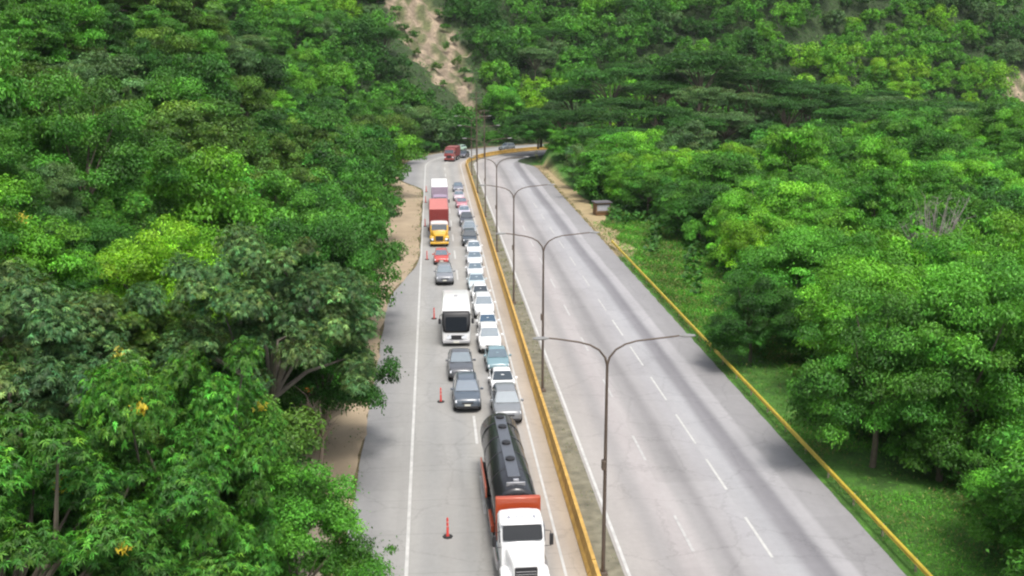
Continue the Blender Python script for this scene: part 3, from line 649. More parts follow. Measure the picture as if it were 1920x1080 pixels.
# conventional truck with tall cargo box
def cab_truck(x, y, rz, cabc, roofc, boxc, boxroof, label, L, box_y, bz, grp, hood=True, doors=None):
    r = empty('cargo_truck', (x, y, .012), rz); tag(r, label, 'truck', grp)
    cm = paintm('truck_cab_paint', cabc); rm = paintm('truck_roof_paint', roofc)
    if hood:
        b = MB(); b.loft([ring_y(.08, .55, .75, 1.4), ring_y(.16, .66, .7, 1.6), ring_y(1.3, .95, .7, 1.82), ring_y(1.7, 1.0, .7, 1.85)]); b.build('hood', cm, r)
        for sg in (-1, 1):
            b = MB(); b.box(min(sg * .66, sg * 1.2), max(sg * .66, sg * 1.2), .3, 1.6, .95, 1.3); b.build('fender', cm, r, bevel=.1)
        c0 = 1.6
    else: c0 = 0.0
    b = MB(); b.loft([ring_y(c0, 1.08, .6, 1.5), ring_y(c0 + .12, 1.12, .6, 1.9), ring_y(c0 + .5, 1.12, .6, 2.62)]); b.build('cab', cm, r)
    b = MB(); b.loft([ring_y(c0 + .44, 1.10, .65, 2.64), ring_y(c0 + .8, 1.12, .65, 2.8), ring_y(c0 + 1.9, 1.12, .65, 2.8)]); b.build('roof', rm, r)
    b = MB(); b.panel([(-.98, c0 + .1, 1.85), (.98, c0 + .1, 1.85), (.96, c0 + .42, 2.54), (-.96, c0 + .42, 2.54)], (0, -.88, .4), 0, .05); b.build('windshield', glass, r)
    b = MB(); b.panel([(-.45, .04 if hood else -.02, .8), (.45, .04 if hood else -.02, .8), (.5, .10 if hood else .0, 1.4), (-.5, .10 if hood else .0, 1.4)], (0, -1, .1), 0, .05); b.build('grille', dark, r)
    b = MB(); b.box(-1.15, 1.15, -.08, .2, .4, .68); b.build('bumper', cm, r, bevel=.05)
    for sg in (-1, 1):
        b = MB(); b.panel([(sg * .88 - .15, .2 if hood else -.01, .85), (sg * .88 + .15, .22 if hood else .0, .85), (sg * .88 + .15, .26 if hood else .02, 1.1), (sg * .88 - .15, .24 if hood else .0, 1.1)], (0, -1, .2), 0, .06); b.build('headlight', lens, r)
        b = MB(); b.box(sg * 1.34 - .09, sg * 1.34 + .09, c0, c0 + .1, 1.8, 2.3); b.build('side_mirror', dark, r, bevel=.02)
        b = MB(); b.panel([(sg * 1.12, c0 + .35, 1.7), (sg * 1.12, c0 + 1.3, 1.7), (sg * 1.12, c0 + 1.3, 2.4), (sg * 1.12, c0 + .6, 2.4)], (sg, 0, 0), 0, .03); b.build('side_window', glass, r)
    y0, y1 = box_y
    bm_ = mat('cargo_paint', boxc, .6, var=.12, scale=1.5)
    b = MB(); b.box(-1.24, 1.24, y0, y1, 1.05, bz); cb = b.build('cargo_box', bm_, r, bevel=.03)
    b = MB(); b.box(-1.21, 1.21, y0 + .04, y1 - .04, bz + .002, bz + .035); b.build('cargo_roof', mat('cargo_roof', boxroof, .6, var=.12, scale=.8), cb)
    for k in range(int((y1 - y0) / .8)):
        for sg in (-1, 1):
            b = MB(); yy = y0 + .4 + .8 * k; b.box(sg * 1.255 - .015, sg * 1.255 + .015, yy, yy + .08, 1.1, bz - .08); b.build('side_rib', bm_, cb, smooth=False)
    for k in range(3):
        b = MB(); b.box(-.9 + .85 * k, -.8 + .85 * k, y0 - .03, y0 + .0, 1.2, bz - .1); b.build('front_rib', bm_, cb, smooth=False)
    b = MB(); b.box(-.45, .45, 1.2, y1, .75, 1.04); b.build('chassis', dark, r)
    for yy in (.95 if hood else .9, c0 + 3.6, y1 - 2.2, y1 - 1.0):
        for sg in (-1, 1): wheel(r, sg * 1.16, yy, .48, .3)
    return r
cab_truck(.68, 131.6, 0, (.62, .36, .03), (.62, .55, .52), (.22, .03, .026), (.50, .17, .15), 'cargo truck with yellow cab and tall red cargo box', 16, (5.9, 16.2), 3.9, GM)  # red box roof paler than its sides: light from above put into the colour
cab_truck(.98, 158.6, 0, (.24, .17, .24), (.30, .22, .30), (.33, .26, .33), (.80, .80, .80), 'mauve truck with white topped cargo box behind the red one', 14, (4.6, 15.2), 3.6, GM, hood=False)
cab_truck(*on_road(236.0, -4.4), turn(238), (.24, .05, .045), (.24, .05, .045), (.20, .05, .05), (.24, .08, .075), 'red truck alone on the open road at the bend', 7, (2.1, 6.6), 3.0, GF, hood=False)
car(*on_road(256.0, -11.4), (.36, .52, .40), 'pale green car behind the red truck at the outer edge of the bend', 'hatch', rz=turn(258), group=GF)

# delineator posts
redm = mat('post_red', (.60, .05, .04), .5)
for (x, y), lab in zip(((.45, 50.0), (.30, 71.3), (-.1, 95.1), (-.85, 123.6), (-1.2, 148.0), (-1.25, 172.0), (-1.2, 185.3)),
                       ('slim red traffic post standing beside the tanker cab', 'slim red traffic post beside the dark blue grey four wheel drive', 'slim red traffic post beside the white bus',
                        'thin traffic post beside the red hatchback', 'thin traffic post beside the red cargo box', 'thin traffic post beside the mauve truck', 'thin traffic post past the mauve truck')):
    r = empty('traffic_post', (x, y, .012)); tag(r, lab, 'traffic post', 'traffic posts closing off the outer lane')
    n = 12
    b = MB(); b.tube([(0, 0, .05), (0, 0, .12), (0, 0, 1.0), (0, 0, 1.05)], [.10, .065, .05, .03], n); b.build('tube', redm, r)
    b = MB(); b.tube([(0, 0, 0), (0, 0, .05), (0, 0, .07)], [.26, .25, .12], 8); b.build('base', rubber, r)
    for z in (.55, .78):
        b = MB(); b.tube([(0, 0, z), (0, 0, z + .08)], [.063, .06], n); b.build('reflective_band', mat('band_pink', (.62, .25, .22), .5), r)

# roadside kiosk
kx, ky = 25.2, 156.0
k = empty('roadside_kiosk', (kx, ky, 0), R(8)); tag(k, 'small grey roadside kiosk with brown side on the dry verge', 'kiosk')
b = MB(); b.box(-1.1, 1.1, 0, 1.8, .1, 1.9); b.build('walls', mat('kiosk_brown', (.20, .11, .05), .8, var=.2), k)
b = MB(); b.box(-1.3, 1.3, -.3, 2.0, 1.9, 2.05); b.build('roof', mat('kiosk_roof', (.12, .11, .12), .7, var=.2), k)
b = MB(); b.box(-.95, .95, -.05, .0, .75, 1.65); b.build('front_panel', mat('kiosk_front', (.38, .38, .42), .6, var=.2), k)
b = MB(); b.box(-1.15, 1.15, -.12, .0, .55, .68); b.build('counter', mat('kiosk_wood', (.25, .17, .10), .8, var=.2), k)

# ------------------------------------------------------------------ vegetation
rs = np.random.RandomState(11)
def unit(v): return v / np.maximum(np.linalg.norm(v, axis=1, keepdims=True), 1e-9)
def leaf_quads(P, N, Tn, L, W, bend, C):
    """bent diamond leaves: base, two sides, tip; C per-leaf colour"""
    N = unit(N); Tn = unit(Tn - N * np.sum(Tn * N, 1, keepdims=True)); B = np.cross(N, Tn)
    L = L[:, None]; W = W[:, None]
    dz = np.zeros_like(P); dz[:, 2] = -1
    base = P - Tn * L * .5; tip = P + Tn * L * .5 + dz * L * bend
    a = P + B * W * .5 - Tn * L * .08; b = P - B * W * .5 - Tn * L * .08
    V = np.stack([base, a, tip, b], 1).reshape(-1, 3)
    F = np.arange(len(P) * 4).reshape(-1, 4)
    return V, F, np.repeat(C, 4, 0)
def sample_clumps(rs, cl, n, lo=-.35, shell=(.72, 1.06)):
    """cl: array (k, 6) centre, radii. returns points, outward normals, clump index"""
    area = (cl[:, 3] * cl[:, 4] + cl[:, 4] * cl[:, 5] + cl[:, 3] * cl[:, 5]) ; p = area / area.sum()
    k = rs.choice(len(cl), n, p=p)
    z = rs.uniform(lo, 1, n); a = rs.uniform(0, 2 * math.pi, n); q = np.sqrt(1 - z * z)
    d = np.stack([q * np.cos(a), q * np.sin(a), z], 1)
    r = rs.uniform(shell[0], shell[1], n)[:, None]
    P = cl[k, :3] + d * cl[k, 3:] * r
    return P, unit(d / cl[k, 3:]), k
def colours(rs, k, ncl, n, cv=.30, lv=.26, hue=.09):
    cb = np.exp(rs.normal(0, cv, ncl)); ch = rs.normal(0, hue, ncl)
    v = cb[k] * np.exp(rs.normal(0, lv, n)); h = ch[k] + rs.normal(0, hue * .5, n)
    return np.stack([v * np.exp(h * .9), v, v * np.exp(-h * .3)], 1)
def limbs(rs, cl, h0, rad, wig=.25, most=12, hb=None):
    b = MB(); hb = h0 * .55 if hb is None else hb
    k1 = Vector((rs.normal(0, .15), rs.normal(0, .15), hb))
    b.tube([(0, 0, -.8), (rs.normal(0, .05), rs.normal(0, .05), hb * .5), k1], [rad * 1.25, rad, rad * .8], 7)
    order = rs.permutation(len(cl))[:most]
    for i in order:
        c = Vector(cl[i, :3].tolist()); m = k1.lerp(c, .5) + Vector((rs.normal(0, wig), rs.normal(0, wig), rs.uniform(-.2, wig * 2)))
        b.tube([k1 - Vector((0, 0, .15)), m, c], [rad * .55, rad * .32, rad * .10], 5)
    return b
def lumps(rs, ncl, R1, zc, rz, zlo=-.7, rmin=.55, rmax=.97, size=.2, sq=.62, core=.15):
    """irregular crown outline: clump centres over a lobed, lopsided dome"""
    z = rs.uniform(zlo, 1, ncl); a = rs.uniform(0, 2 * math.pi, ncl); q = np.sqrt(np.maximum(0, 1 - z * z)) ** .8; r = rs.uniform(rmin, rmax, ncl)
    r[: int(ncl * core)] *= .6
    p = rs.uniform(0, 6.28, 4)
    lob = 1 + .17 * np.sin(a * 2 + p[0]) + .13 * np.sin(a * 3 + p[1]) + .10 * np.sin(a * 5 + p[2] + z * 2)
    top = 1 + .13 * np.sin(a * 2 + p[3]) * q + rs.normal(0, .07, ncl)
    C = np.stack([q * np.cos(a) * r * R1 * lob, q * np.sin(a) * r * R1 * lob, zc + z * r * rz * top], 1)
    rr = size * R1 * np.exp(rs.normal(0, .28, ncl))
    return np.concatenate([C, np.stack([rr, rr, rr * sq * rs.uniform(.8, 1.2, ncl)], 1)], 1)
def crown_broad(seed, Rr=5.0, H0=9.0, ncl=70, n=16000, ll=.38, zc=.52, rz=.46, size=.2, trunk=True):
    rs = np.random.RandomState(seed)
    cl = lumps(rs, ncl, Rr, H0 * zc, H0 * rz, size=size)
    P, D, k = sample_clumps(rs, cl, n, shell=(.55, 1.16))
    st = rs.rand(n) < .07; P[st] += rs.normal(0, .09 * Rr, (int(st.sum()), 3)) * [1, 1, .6]
    N = D * .75 + np.array([0, 0, .5]) + rs.normal(0, .45, P.shape)
    V, F, Cc = leaf_quads(P, N, rs.normal(0, 1, P.shape) + D * .6, ll * rs.uniform(.6, 1.3, n), ll * .55 * rs.uniform(.7, 1.2, n), .25, colours(rs, k, ncl, n))
    return mesh_np('crown', V, F, LEAF, {'tint': Cc}, link=False), limbs(rs, cl, H0 * zc, .2, most=12, hb=H0 * .3)
def crown_feather(seed, Rr=5.5, H0=10.0, ncl=95, nros=25000, ll=.175, flat=.6, gaps=1.0, per=9, cr=.2):
    """near trees: drooping whorls of narrow leaflets at the twig ends"""
    rs = np.random.RandomState(seed)
    cl = lumps(rs, ncl, Rr, H0 - Rr * flat, Rr * flat, zlo=-.55, size=cr, sq=.75)
    P, D, k = sample_clumps(rs, cl, nros, lo=-.2, shell=(.35, 1.25))
    n = nros * per
    Pi = np.repeat(P, per, 0); ki = np.repeat(k, per); Di = np.repeat(D, per, 0)
    az = np.tile(np.arange(per) * 2 * math.pi / per, nros) + np.repeat(rs.uniform(0, 6.28, nros), per) + rs.normal(0, .2, n)
    up = unit(np.repeat(D * .7 + np.array([0, 0, .9]) + rs.normal(0, .25, D.shape), per, 0))
    e1 = unit(np.cross(up, np.array([.3, .9, .1]))); e2 = np.cross(up, e1)
    T = e1 * np.cos(az)[:, None] + e2 * np.sin(az)[:, None] + up * rs.uniform(-.35, .25, n)[:, None]
    ln = ll * rs.uniform(.7, 1.25, n)
    cc = colours(rs, np.repeat(np.arange(nros), per), nros, n, .42, .10, .16) * colours(rs, ki, ncl, n, .20, .0, .10)
    V, F, Cc = leaf_quads(Pi + unit(T) * ln[:, None] * .5, up + rs.normal(0, .15, up.shape), T, ln, ln * .26, .30, cc)
    return mesh_np('crown', V, F, LEAF, {'tint': Cc}, link=False), limbs(rs, cl, H0 - Rr * flat, .26, most=15, wig=.5)
def crown_flat(seed, Rr=7.0, H0=11.0, ncl=46, n=12000, ll=.36):
    """umbrella crown in flat tiers"""
    rs = np.random.RandomState(seed)
    a = rs.uniform(0, 2 * math.pi, ncl); r = np.sqrt(rs.uniform(.02, 1, ncl)) * .9; tier = rs.choice([0, .9, 1.7], ncl, p=[.25, .35, .4])
    C = np.stack([r * np.cos(a) * Rr, r * np.sin(a) * Rr, H0 - 2.1 + tier - r * r * 1.3 + rs.normal(0, .15, ncl)], 1)
    rr = rs.uniform(.2, .36, ncl) * Rr
    cl = np.concatenate([C, np.stack([rr, rr, rr * .24], 1)], 1)
    P, D, k = sample_clumps(rs, cl, n, lo=-.5)
    N = np.array([0, 0, 1.0]) + D * .4 + rs.normal(0, .35, P.shape)
    V, F, Cc = leaf_quads(P, N, rs.normal(0, 1, P.shape), ll * rs.uniform(.6, 1.3, n), ll * .6 * rs.uniform(.7, 1.2, n), .15, colours(rs, k, ncl, n, .18))
    return mesh_np('crown', V, F, LEAF, {'tint': Cc}, link=False), limbs(rs, cl, H0 - 3, .24, most=16, hb=H0 * .4)
def crown_shrub(seed, Rr=2.6, H0=3.2, n=6500, ll=.30):
    return crown_broad(seed, Rr, H0, 34, n, ll, .45, .5, .24)

PROTO = {}
def proto(kind, i, fn):
    cm, tb = fn; tb_o = tb.build('trunk', None)
    tm = tb_o.data; bpy.data.objects.remove(tb_o)
    PROTO.setdefault(kind, []).append((cm, tm))
for i in range(3): proto('feather', i, crown_feather(100 + i, flat=.72, cr=.15))
for i in range(2): proto('sparse', i, crown_feather(120 + i, 5.5, 10, 110, 19000, .17, .66, per=8, cr=.12))
for i in range(4): proto('leafy', i, crown_broad(200 + i, 5.5, 10, 130, 62000, .20, .5, .48, .15))
for i in range(7): proto('broad', i, crown_broad(300 + i, 5, 9, 62 + i * 8, 22000, .31, .5, .48, .22 - .01 * i))
for i in range(3): proto('flat', i, crown_flat(400 + i))
for i in range(4): proto('shrub', i, crown_shrub(500 + i, n=11000, ll=.22))

# colour names are the crowns' own leaf colours
HUES = {'dark green': (.028, .094, .014), 'deep green': (.034, .122, .015), 'mid green': (.054, .175, .018), 'fresh green': (.071, .228, .021),
        'bright green': (.100, .285, .020), 'yellow green': (.155, .345, .018), 'grey green': (.078, .160, .050), 'olive green': (.066, .145, .018)}
def cam_px(x, y, z):
    dz = z - CAM_H; f = x * math.sin(YAW) + y * math.cos(YAW); r = x * math.cos(YAW) - y * math.sin(YAW)
    zc = f * math.cos(PITCH) - dz * math.sin(PITCH); u = f * math.sin(PITCH) + dz * math.cos(PITCH)
    return 960 + 2000 * r / zc, 540 - 2000 * u / zc, zc
NUM = ['no', 'one', 'two', 'three', 'four', 'five', 'six', 'seven', 'eight', 'nine', 'ten']
used_labels = set()
def place_phrase(px, py):
    a = min(9, max(0, int(px / 192))) ; b = min(9, max(0, int(py / 108)))
    fx = (px / 192 - a); fy = (py / 108 - b)
    return a, b, fx, fy
KIND_WORDS = {'feather': ('broadleaf_tree', 'tree', 'feathery'), 'sparse': ('broadleaf_tree', 'tree', 'sparse'), 'leafy': ('broadleaf_tree', 'tree', 'leafy'), 'broad': ('broadleaf_tree', 'tree', 'rounded'),
              'flat': ('umbrella_tree', 'tree', 'flat topped'), 'shrub': ('shrub', 'shrub', 'bushy')}
def make_label(kind, hue, x, y, z):
    nm, cat, adj = KIND_WORDS[kind]
    px, py, zc = cam_px(x, y, z)
    t = float(lateral(x, y))
    where = 'beside the queue' if -20 < t < 0 and y < 200 else ('above the queue' if t < 0 and y < 205 else ('near the guardrail' if 0 < t < 32 and y < 135 else ('on the far hill' if (t < 0 or y > 275) else 'in the valley')))
    for dx in (0, .5, -.5, 1, -1, 1.5, -1.5, 2):
        for dy in (0, .5, -.5, 1, -1, 1.5, -1.5, 2, -2):
            a = min(99, max(1, round(px / 19.2 + dx * 2))); b = min(99, max(1, round(min(99, max(1, py / 10.8)) + dy * 2)))
            s = '%s %s %s %s, %s across and %s down the photo' % (hue, adj, cat, where, words_pct(a), words_pct(b))
            if s not in used_labels:
                used_labels.add(s); return s
    return s
TENS = ['', 'ten', 'twenty', 'thirty', 'forty', 'fifty', 'sixty', 'seventy', 'eighty', 'ninety']
TEENS = ['', 'one', 'two', 'three', 'four', 'five', 'six', 'seven', 'eight', 'nine', 'ten', 'eleven', 'twelve', 'thirteen', 'fourteen', 'fifteen', 'sixteen', 'seventeen', 'eighteen', 'nineteen']
def words_pct(n):
    if n < 20: w = TEENS[n]
    else: w = TENS[n // 10] + ('-' + TEENS[n % 10] if n % 10 else '')
    return w + '-percent'
GROUPS = {'tree': 'trees covering the hillsides', 'shrub': 'shrubs between the trees'}
def plant(kind, hue, x, y, r, h, rot, i, label=None, tilt=(0, 0), z=None):
    nm, cat, adj = KIND_WORDS[kind]
    cm, tm = PROTO[kind][i % len(PROTO[kind])]
    base = {'feather': (5.5, 10), 'sparse': (5.5, 10), 'leafy': (5.5, 10), 'broad': (5, 9), 'flat': (7, 11), 'shrub': (2.6, 3.2)}[kind]
    z0 = float(height(x, y)) if z is None else z
    e = empty(nm, (x, y, z0), rot); an = 1 + .16 * math.sin(x * 5.3 + y * 2.9); e.scale = (r / base[0] * an, r / base[0] / an, h / base[1]); e.rotation_euler = (tilt[0], tilt[1], rot)
    tag(e, label or make_label(kind, hue, x, y, z0 + h * .6), cat, GROUPS[cat])
    c = bpy.data.objects.new('crown', cm); COL.objects.link(c); c.parent = e
    k = HUES[hue]; j = random.Random(x * 3.1 + y).uniform(.88, 1.12); c.color = (k[0] * j, k[1] * j, k[2] * j, 1)
    if not tm.materials: tm.materials.append(PALE_BARK if kind == 'sparse' else BARK)
    q = bpy.data.objects.new('trunk', tm); COL.objects.link(q); q.parent = e
    return e

random.seed(5)
placed = []
# trees one can name: kind, hue, x, y, crown radius, height, label
NAMED = [
 ('feather', 'mid green', -9.6, 36.5, 5.2, 13.0, 'big feathery mid green tree nearest the camera beside the empty shoulder'),
 ('leafy', 'fresh green', -5.7, 40.5, 3.2, 8.0, 'fresh green tree whose leaves overhang the bare shoulder at the very bottom'),
 
 ('feather', 'grey green', -17.0, 42.0, 5.6, 12.0, 'large pale grey green tree filling the lower corner behind the nearest tree'),
 ('feather', 'mid green', -13.5, 30.5, 5.0, 12.0, 'feathery green tree with a yellow spray in the lower corner'),
 ('sparse', 'grey green', -9.3, 58.0, 6.3, 14.2, 'tall open dark feathery tree with bare branches leaning over the shoulder'),
 ('leafy', 'deep green', -7.0, 63.0, 4.0, 10.8, 'deep green tree reaching out over the shoulder beside the tall feathery one'),
 ('leafy', 'yellow green', -16.8, 66.0, 4.8, 10.5, 'vivid yellow green tree behind the pale feathery one on the bank'),
 ('leafy', 'bright green', -23.5, 58.0, 4.8, 8.5, 'bright green tree low on the bank at the edge of the photo'),
 ('leafy', 'deep green', -9.0, 78.0, 5.2, 12.5, 'deep green tree beside the shoulder level with the white bus'),
 ('leafy', 'mid green', -8.9, 92.0, 5.4, 13.0, 'green tree overhanging the shoulder where the sandy verge begins'),
 ('broad', 'deep green', -10.2, 104.0, 5.0, 12.5, 'dark rounded tree beside the near part of the sandy verge'),
 ('broad', 'mid green', -11.2, 118.0, 5.2, 12.0, 'rounded tree beside the middle of the sandy verge'),
 ('broad', 'deep green', -10.8, 134.0, 5.2, 13.0, 'tall dark tree leaning over the sandy verge by the red cargo truck'),
 ('broad', 'mid green', -11.0, 150.0, 5.4, 12.0, 'rounded green tree at the far part of the sandy verge'),
 ('broad', 'deep green', -11.5, 166.0, 5.4, 13.0, 'dark green tree at the far end of the sandy verge'),
 ('leafy', 'mid green', 25.6, 57.5, 4.6, 10.5, 'big green tree with a dark trunk beyond the near end of the guardrail'),
 ('leafy', 'fresh green', 30.5, 57.0, 5.4, 12.0, 'big fresh green tree behind the one nearest the guardrail'),
 ('leafy', 'mid green', 36.0, 60.5, 5.4, 12.0, 'big green tree at the edge of the photo behind two others'),
 ('leafy', 'fresh green', 27.6, 45.2, 2.8, 6.0, 'small fresh green tree at the edge of the photo above the grass'),
 ('leafy', 'deep green', 24.6, 79.0, 3.8, 7.0, 'dark spreading tree whose shade falls behind the guardrail'),
 ('leafy', 'fresh green', 31.0, 83.0, 5.6, 10.0, 'bright leafy tree behind the dark spreading one by the guardrail'),
 ('flat', 'dark green', 33.0, 250.0, 8.5, 12.5, 'dark umbrella tree hiding the road where it bends out of sight'),
 ('flat', 'dark green', 28.0, 231.0, 6.0, 8.5, 'dark spreading tree just before the bend on the inner verge'),
 ('flat', 'deep green', 40.0, 240.0, 9.0, 15.0, 'broad dark umbrella tree rising above the one at the bend'),
 ('flat', 'dark green', 58.0, 232.0, 10.0, 15.0, 'widest dark umbrella tree on the low rise past the bend'),
 ('broad', 'deep green', 24.0, 243.0, 5.8, 7.0, 'deep green low tree crowding the edge of the open carriageway at the bend'),
 ('broad', 'dark green', 25.3, 249.5, 7.4, 8.6, 'dark tree whose foliage hides the end of the yellow barrier at the bend'),
 ('broad', 'fresh green', 27.5, 219.0, 4.6, 7.5, 'fresh green tree nearest the bend on the inner verge'),
 ('shrub', 'mid green', 28.6, 55.2, 2.3, 3.0, 'mid green shrub beneath the two big trees by the near grass'),
 ('shrub', 'deep green', 32.6, 53.4, 2.6, 3.6, 'deep green shrub filling the shade between the big trees'),
 ('shrub', 'mid green', 30.6, 49.6, 2.4, 3.4, 'mid green shrub next to the small fresh green tree above the grass'),
 ('shrub', 'fresh green', 27.8, 63.0, 2.4, 3.2, 'fresh green shrub behind the dark trunk near the guardrail'),
 ('leafy', 'bright green', 30.5, 69.0, 5.4, 10.5, 'bright green tree among the leafy trees beyond the guardrail'),
]
named_roots = []
for i, (kind, hue, x, y, r, h, lab) in enumerate(NAMED):
    named_roots.append(plant(kind, hue, x, y, r, h, i * 1.7, i, lab)); placed.append((x, y, r * .85))
# dead and bare plants
def bare(x, y, h, spread, n, m, nm, lab, z=None):
    rr = random.Random(int(x * 10)); z0 = float(height(x, y)) if z is None else z
    r = empty(nm, (x, y, z0)); tag(r, lab, 'tree' if 'tree' in nm else 'shrub')
    b = MB(); top = Vector((rr.uniform(-.3, .3), rr.uniform(-.3, .3), h * .35)); b.tube([(0, 0, -.4), top], [.14, .09], 6); b.build('trunk', m, r)
    b = MB()
    for k in range(n):
        a = rr.uniform(0, 6.28); u = rr.uniform(.3, 1) * spread; p2 = Vector((math.cos(a) * u, math.sin(a) * u, h * rr.uniform(.55, 1)))
        mid = top.lerp(p2, .5) + Vector((rr.uniform(-.3, .3), rr.uniform(-.3, .3), rr.uniform(0, .4)))
        b.tube([top, mid, p2], [.06, .04, .012], 4, False)
        for j in range(4):
            st = mid.lerp(p2, rr.random()); b.tube([st, st + Vector((rr.uniform(-.7, .7), rr.uniform(-.7, .7), rr.uniform(.1, .8)))], [.025, .008], 3, False)
    b.build('branches', m, r)
twig = mat('dry_twigs', (.36, .28, .22), .9, var=.2); gtwig = mat('grey_twigs', (.27, .24, .22), .9, var=.2)
bare(-7.0, 60.5, 4.2, 1.6, 34, twig, 'dead_shrub', 'dry brown bare shrub on the sandy edge beneath the open feathery tree', z=0)
bare(43.0, 88.0, 11.2, 3.0, 60, gtwig, 'dead_tree', 'leafless pale grey tree standing among green crowns beyond the guardrail')
placed += [(-7.0, 60.5, 1.5), (44, 88, 3.2)]
# sprays of turned leaves on the near trees
def spray(idx, x, y, z, r, colr, n=80):
    root = named_roots[idx]; rs2 = np.random.RandomState(int(z * 100))
    P = np.array([x, y + .15, z + .1]) + rs2.normal(0, r * .45, (n, 3)) * [.7, .7, .6]; N = rs2.normal(0, .5, (n, 3)) + [0, -.4, 1]
    n = int(n * .6); P, N = P[:n], N[:n]; C = np.tile(np.array(colr), (n, 1)) * np.exp(rs2.normal(0, .2, (n, 1)))
    V, F, Cc = leaf_quads(P, N, rs2.normal(0, 1, (n, 3)) + [0, 0, -.5], np.full(n, .2), np.full(n, .085), .3, C)
    Mi = (Matrix.LocRotScale(root.location, root.rotation_euler, root.scale)).inverted()
    A = np.array(Mi); V = V @ A[:3, :3].T + A[:3, 3]
    o = mesh_np('yellow_leaves', V, F, LEAF, {'tint': Cc}, parent=root); o['label'] = 'spray of turned yellow leaves'
YL = (.60, .46, .02)
spray(3, -11.13, 30.48, 11.4, .55, YL, 130); spray(0, -9.37, 32.87, 12.8, .38, (.48, .38, .03), 70); spray(2, -12.3, 40.91, 12.41, .42, (.42, .38, .05), 60)
spray(7, -21.56, 57.12, 15.35, .5, (.42, .36, .04), 60); spray(3, -8.92, 28.45, 10.2, .28, (.46, .36, .03), 40); spray(0, -6.73, 39.65, 10.48, .35, (.40, .36, .03), 50)
spray(5, -7.47, 60.26, 4.52, .3, (.55, .16, .03), 30)

# the rest of the forest, spaced so crowns just meet
cand = []
def zone_ok(x, y, r):
    t = float(lateral(x, y))
    if -15.0 - r * .25 < t < 17.5 + r * .55: return False
    if 0 < t and y < 58 and t < 20: return False
    if 0 < t - r * .6 < 21.0 + 2.5 * math.sin((y - 95) * .055) and 84 < y < 150: return False
    if 0 < t < 21 and 58 < y <= 84: return False
    if 14 < t < 24 and 142 <= y < 160: return False
    return True
rnd = random.Random(21)
cell = {}
def near(x, y, r):
    cx, cy_ = int(x // 8), int(y // 8)
    for i in range(cx - 2, cx + 3):
        for j in range(cy_ - 2, cy_ + 3):
            for (a, b, c) in cell.get((i, j), ()):
                if (a - x) ** 2 + (b - y) ** 2 < ((c + r) * .66) ** 2: return True
    return False
def put(x, y, r): cell.setdefault((int(x // 8), int(y // 8)), []).append((x, y, r))
for p in placed: put(*p)
SC_PTS = [(sum(p[0] for p in P) / len(P), sum(p[1] for p in P) / len(P)) for P in SCARS]
def blocks_scar(x, y, r, h):
    r *= 1.7
    for q in (0, 3, 6, 9, 12):
        if scar_mask(np.array([x]), np.array([y + q]))[0] or scar_mask(np.array([x + r * .5]), np.array([y + q]))[0] or scar_mask(np.array([x - r * .5]), np.array([y + q]))[0]: return True
    return False
tries = 0
while tries < 130000:
    tries += 1
    y = rnd.uniform(14, 430) if tries % 3 else rnd.uniform(14, 230); x = rnd.uniform(-125, 330)
    px, py, zc = cam_px(x, y, float(height(x, y)) + 6)
    if zc < 12 or not (-420 - 1500 / zc * 6 < px < 2500 + 1500 / zc * 6) or py < -300: continue
    big = rnd.random()
    t = float(lateral(x, y))
    if t > 0 and y > 205 and 15 < x < 120 and y < 262: kind, r, h = 'flat', rnd.uniform(6, 9), rnd.uniform(9, 12)
    elif big < .14: kind, r, h = 'shrub', rnd.uniform(1.9, 3.0), rnd.uniform(2.6, 4.2)
    elif big < .19 and y > 120: kind, r, h = 'flat', rnd.uniform(4.5, 7), rnd.uniform(8, 11)
    else:
        r = rnd.choice([rnd.uniform(3.0, 4.2), rnd.uniform(4, 5.4), rnd.uniform(4.6, 6.4)]); h = r * rnd.uniform(1.5, 2.0) + 1.2
        kind = 'broad' if zc > 85 else rnd.choice(['leafy', 'leafy', 'broad', 'feather'] if t < 0 else ['leafy', 'broad'])
    if zc < 66 and kind in ('broad', 'shrub'): kind = 'leafy'
    if not zone_ok(x, y, r) or near(x, y, r) or (y > 250 and blocks_scar(x, y, r, h)): continue
    put(x, y, r)
    nzv = wob(np.array(x), np.array(y), 1.7, 2.0) + rnd.gauss(0, .9)
    if t < 0 and y < 235: lst = ['dark green', 'deep green', 'deep green', 'mid green', 'olive green', 'mid green', 'fresh green', 'grey green', 'bright green']
    elif y < 185: lst = ['deep green', 'mid green', 'mid green', 'fresh green', 'fresh green', 'bright green', 'bright green', 'bright green', 'yellow green']
    else: lst = ['dark green', 'deep green', 'deep green', 'grey green', 'mid green', 'mid green', 'fresh green', 'fresh green', 'bright green']
    hue = lst[min(8, max(0, int(4.5 + nzv * 1.6)))]
    if (x > 105 and 215 < y < 345 and nzv > -.5) or (y > 290 and math.sin(x * .045 + y * .03) * math.sin(y * .06 - x * .02) > .35): hue = rnd.choice(['bright green', 'fresh green', 'yellow green', 'bright green'])
    if kind == 'flat': hue = rnd.choice(['dark green', 'deep green', 'grey green'])
    cand.append((r / zc, kind, hue, x, y, r, h, rnd.uniform(0, 6.28)))
rsh = random.Random(4)
for P in SCARS[:1]:
    for k in range(400):
        x, y = rsh.uniform(-13, 14), rsh.uniform(288, 345)
        if scar_mask(np.array([x]), np.array([y]))[0] and all((a[3] - x) ** 2 + (a[4] - y) ** 2 > 20 for a in cand[-30:]) and math.sin(x * .5 + y * .13) > .5:
            cand.append((.002, 'shrub', rsh.choice(['olive green', 'deep green', 'mid green']), x, y, rsh.uniform(.9, 1.9), rsh.uniform(1.8, 3.2), x))
cand.sort(reverse=True)
print('FOREST candidates', len(cand), {k: sum(1 for c in cand if c[1] == k) for k in PROTO})
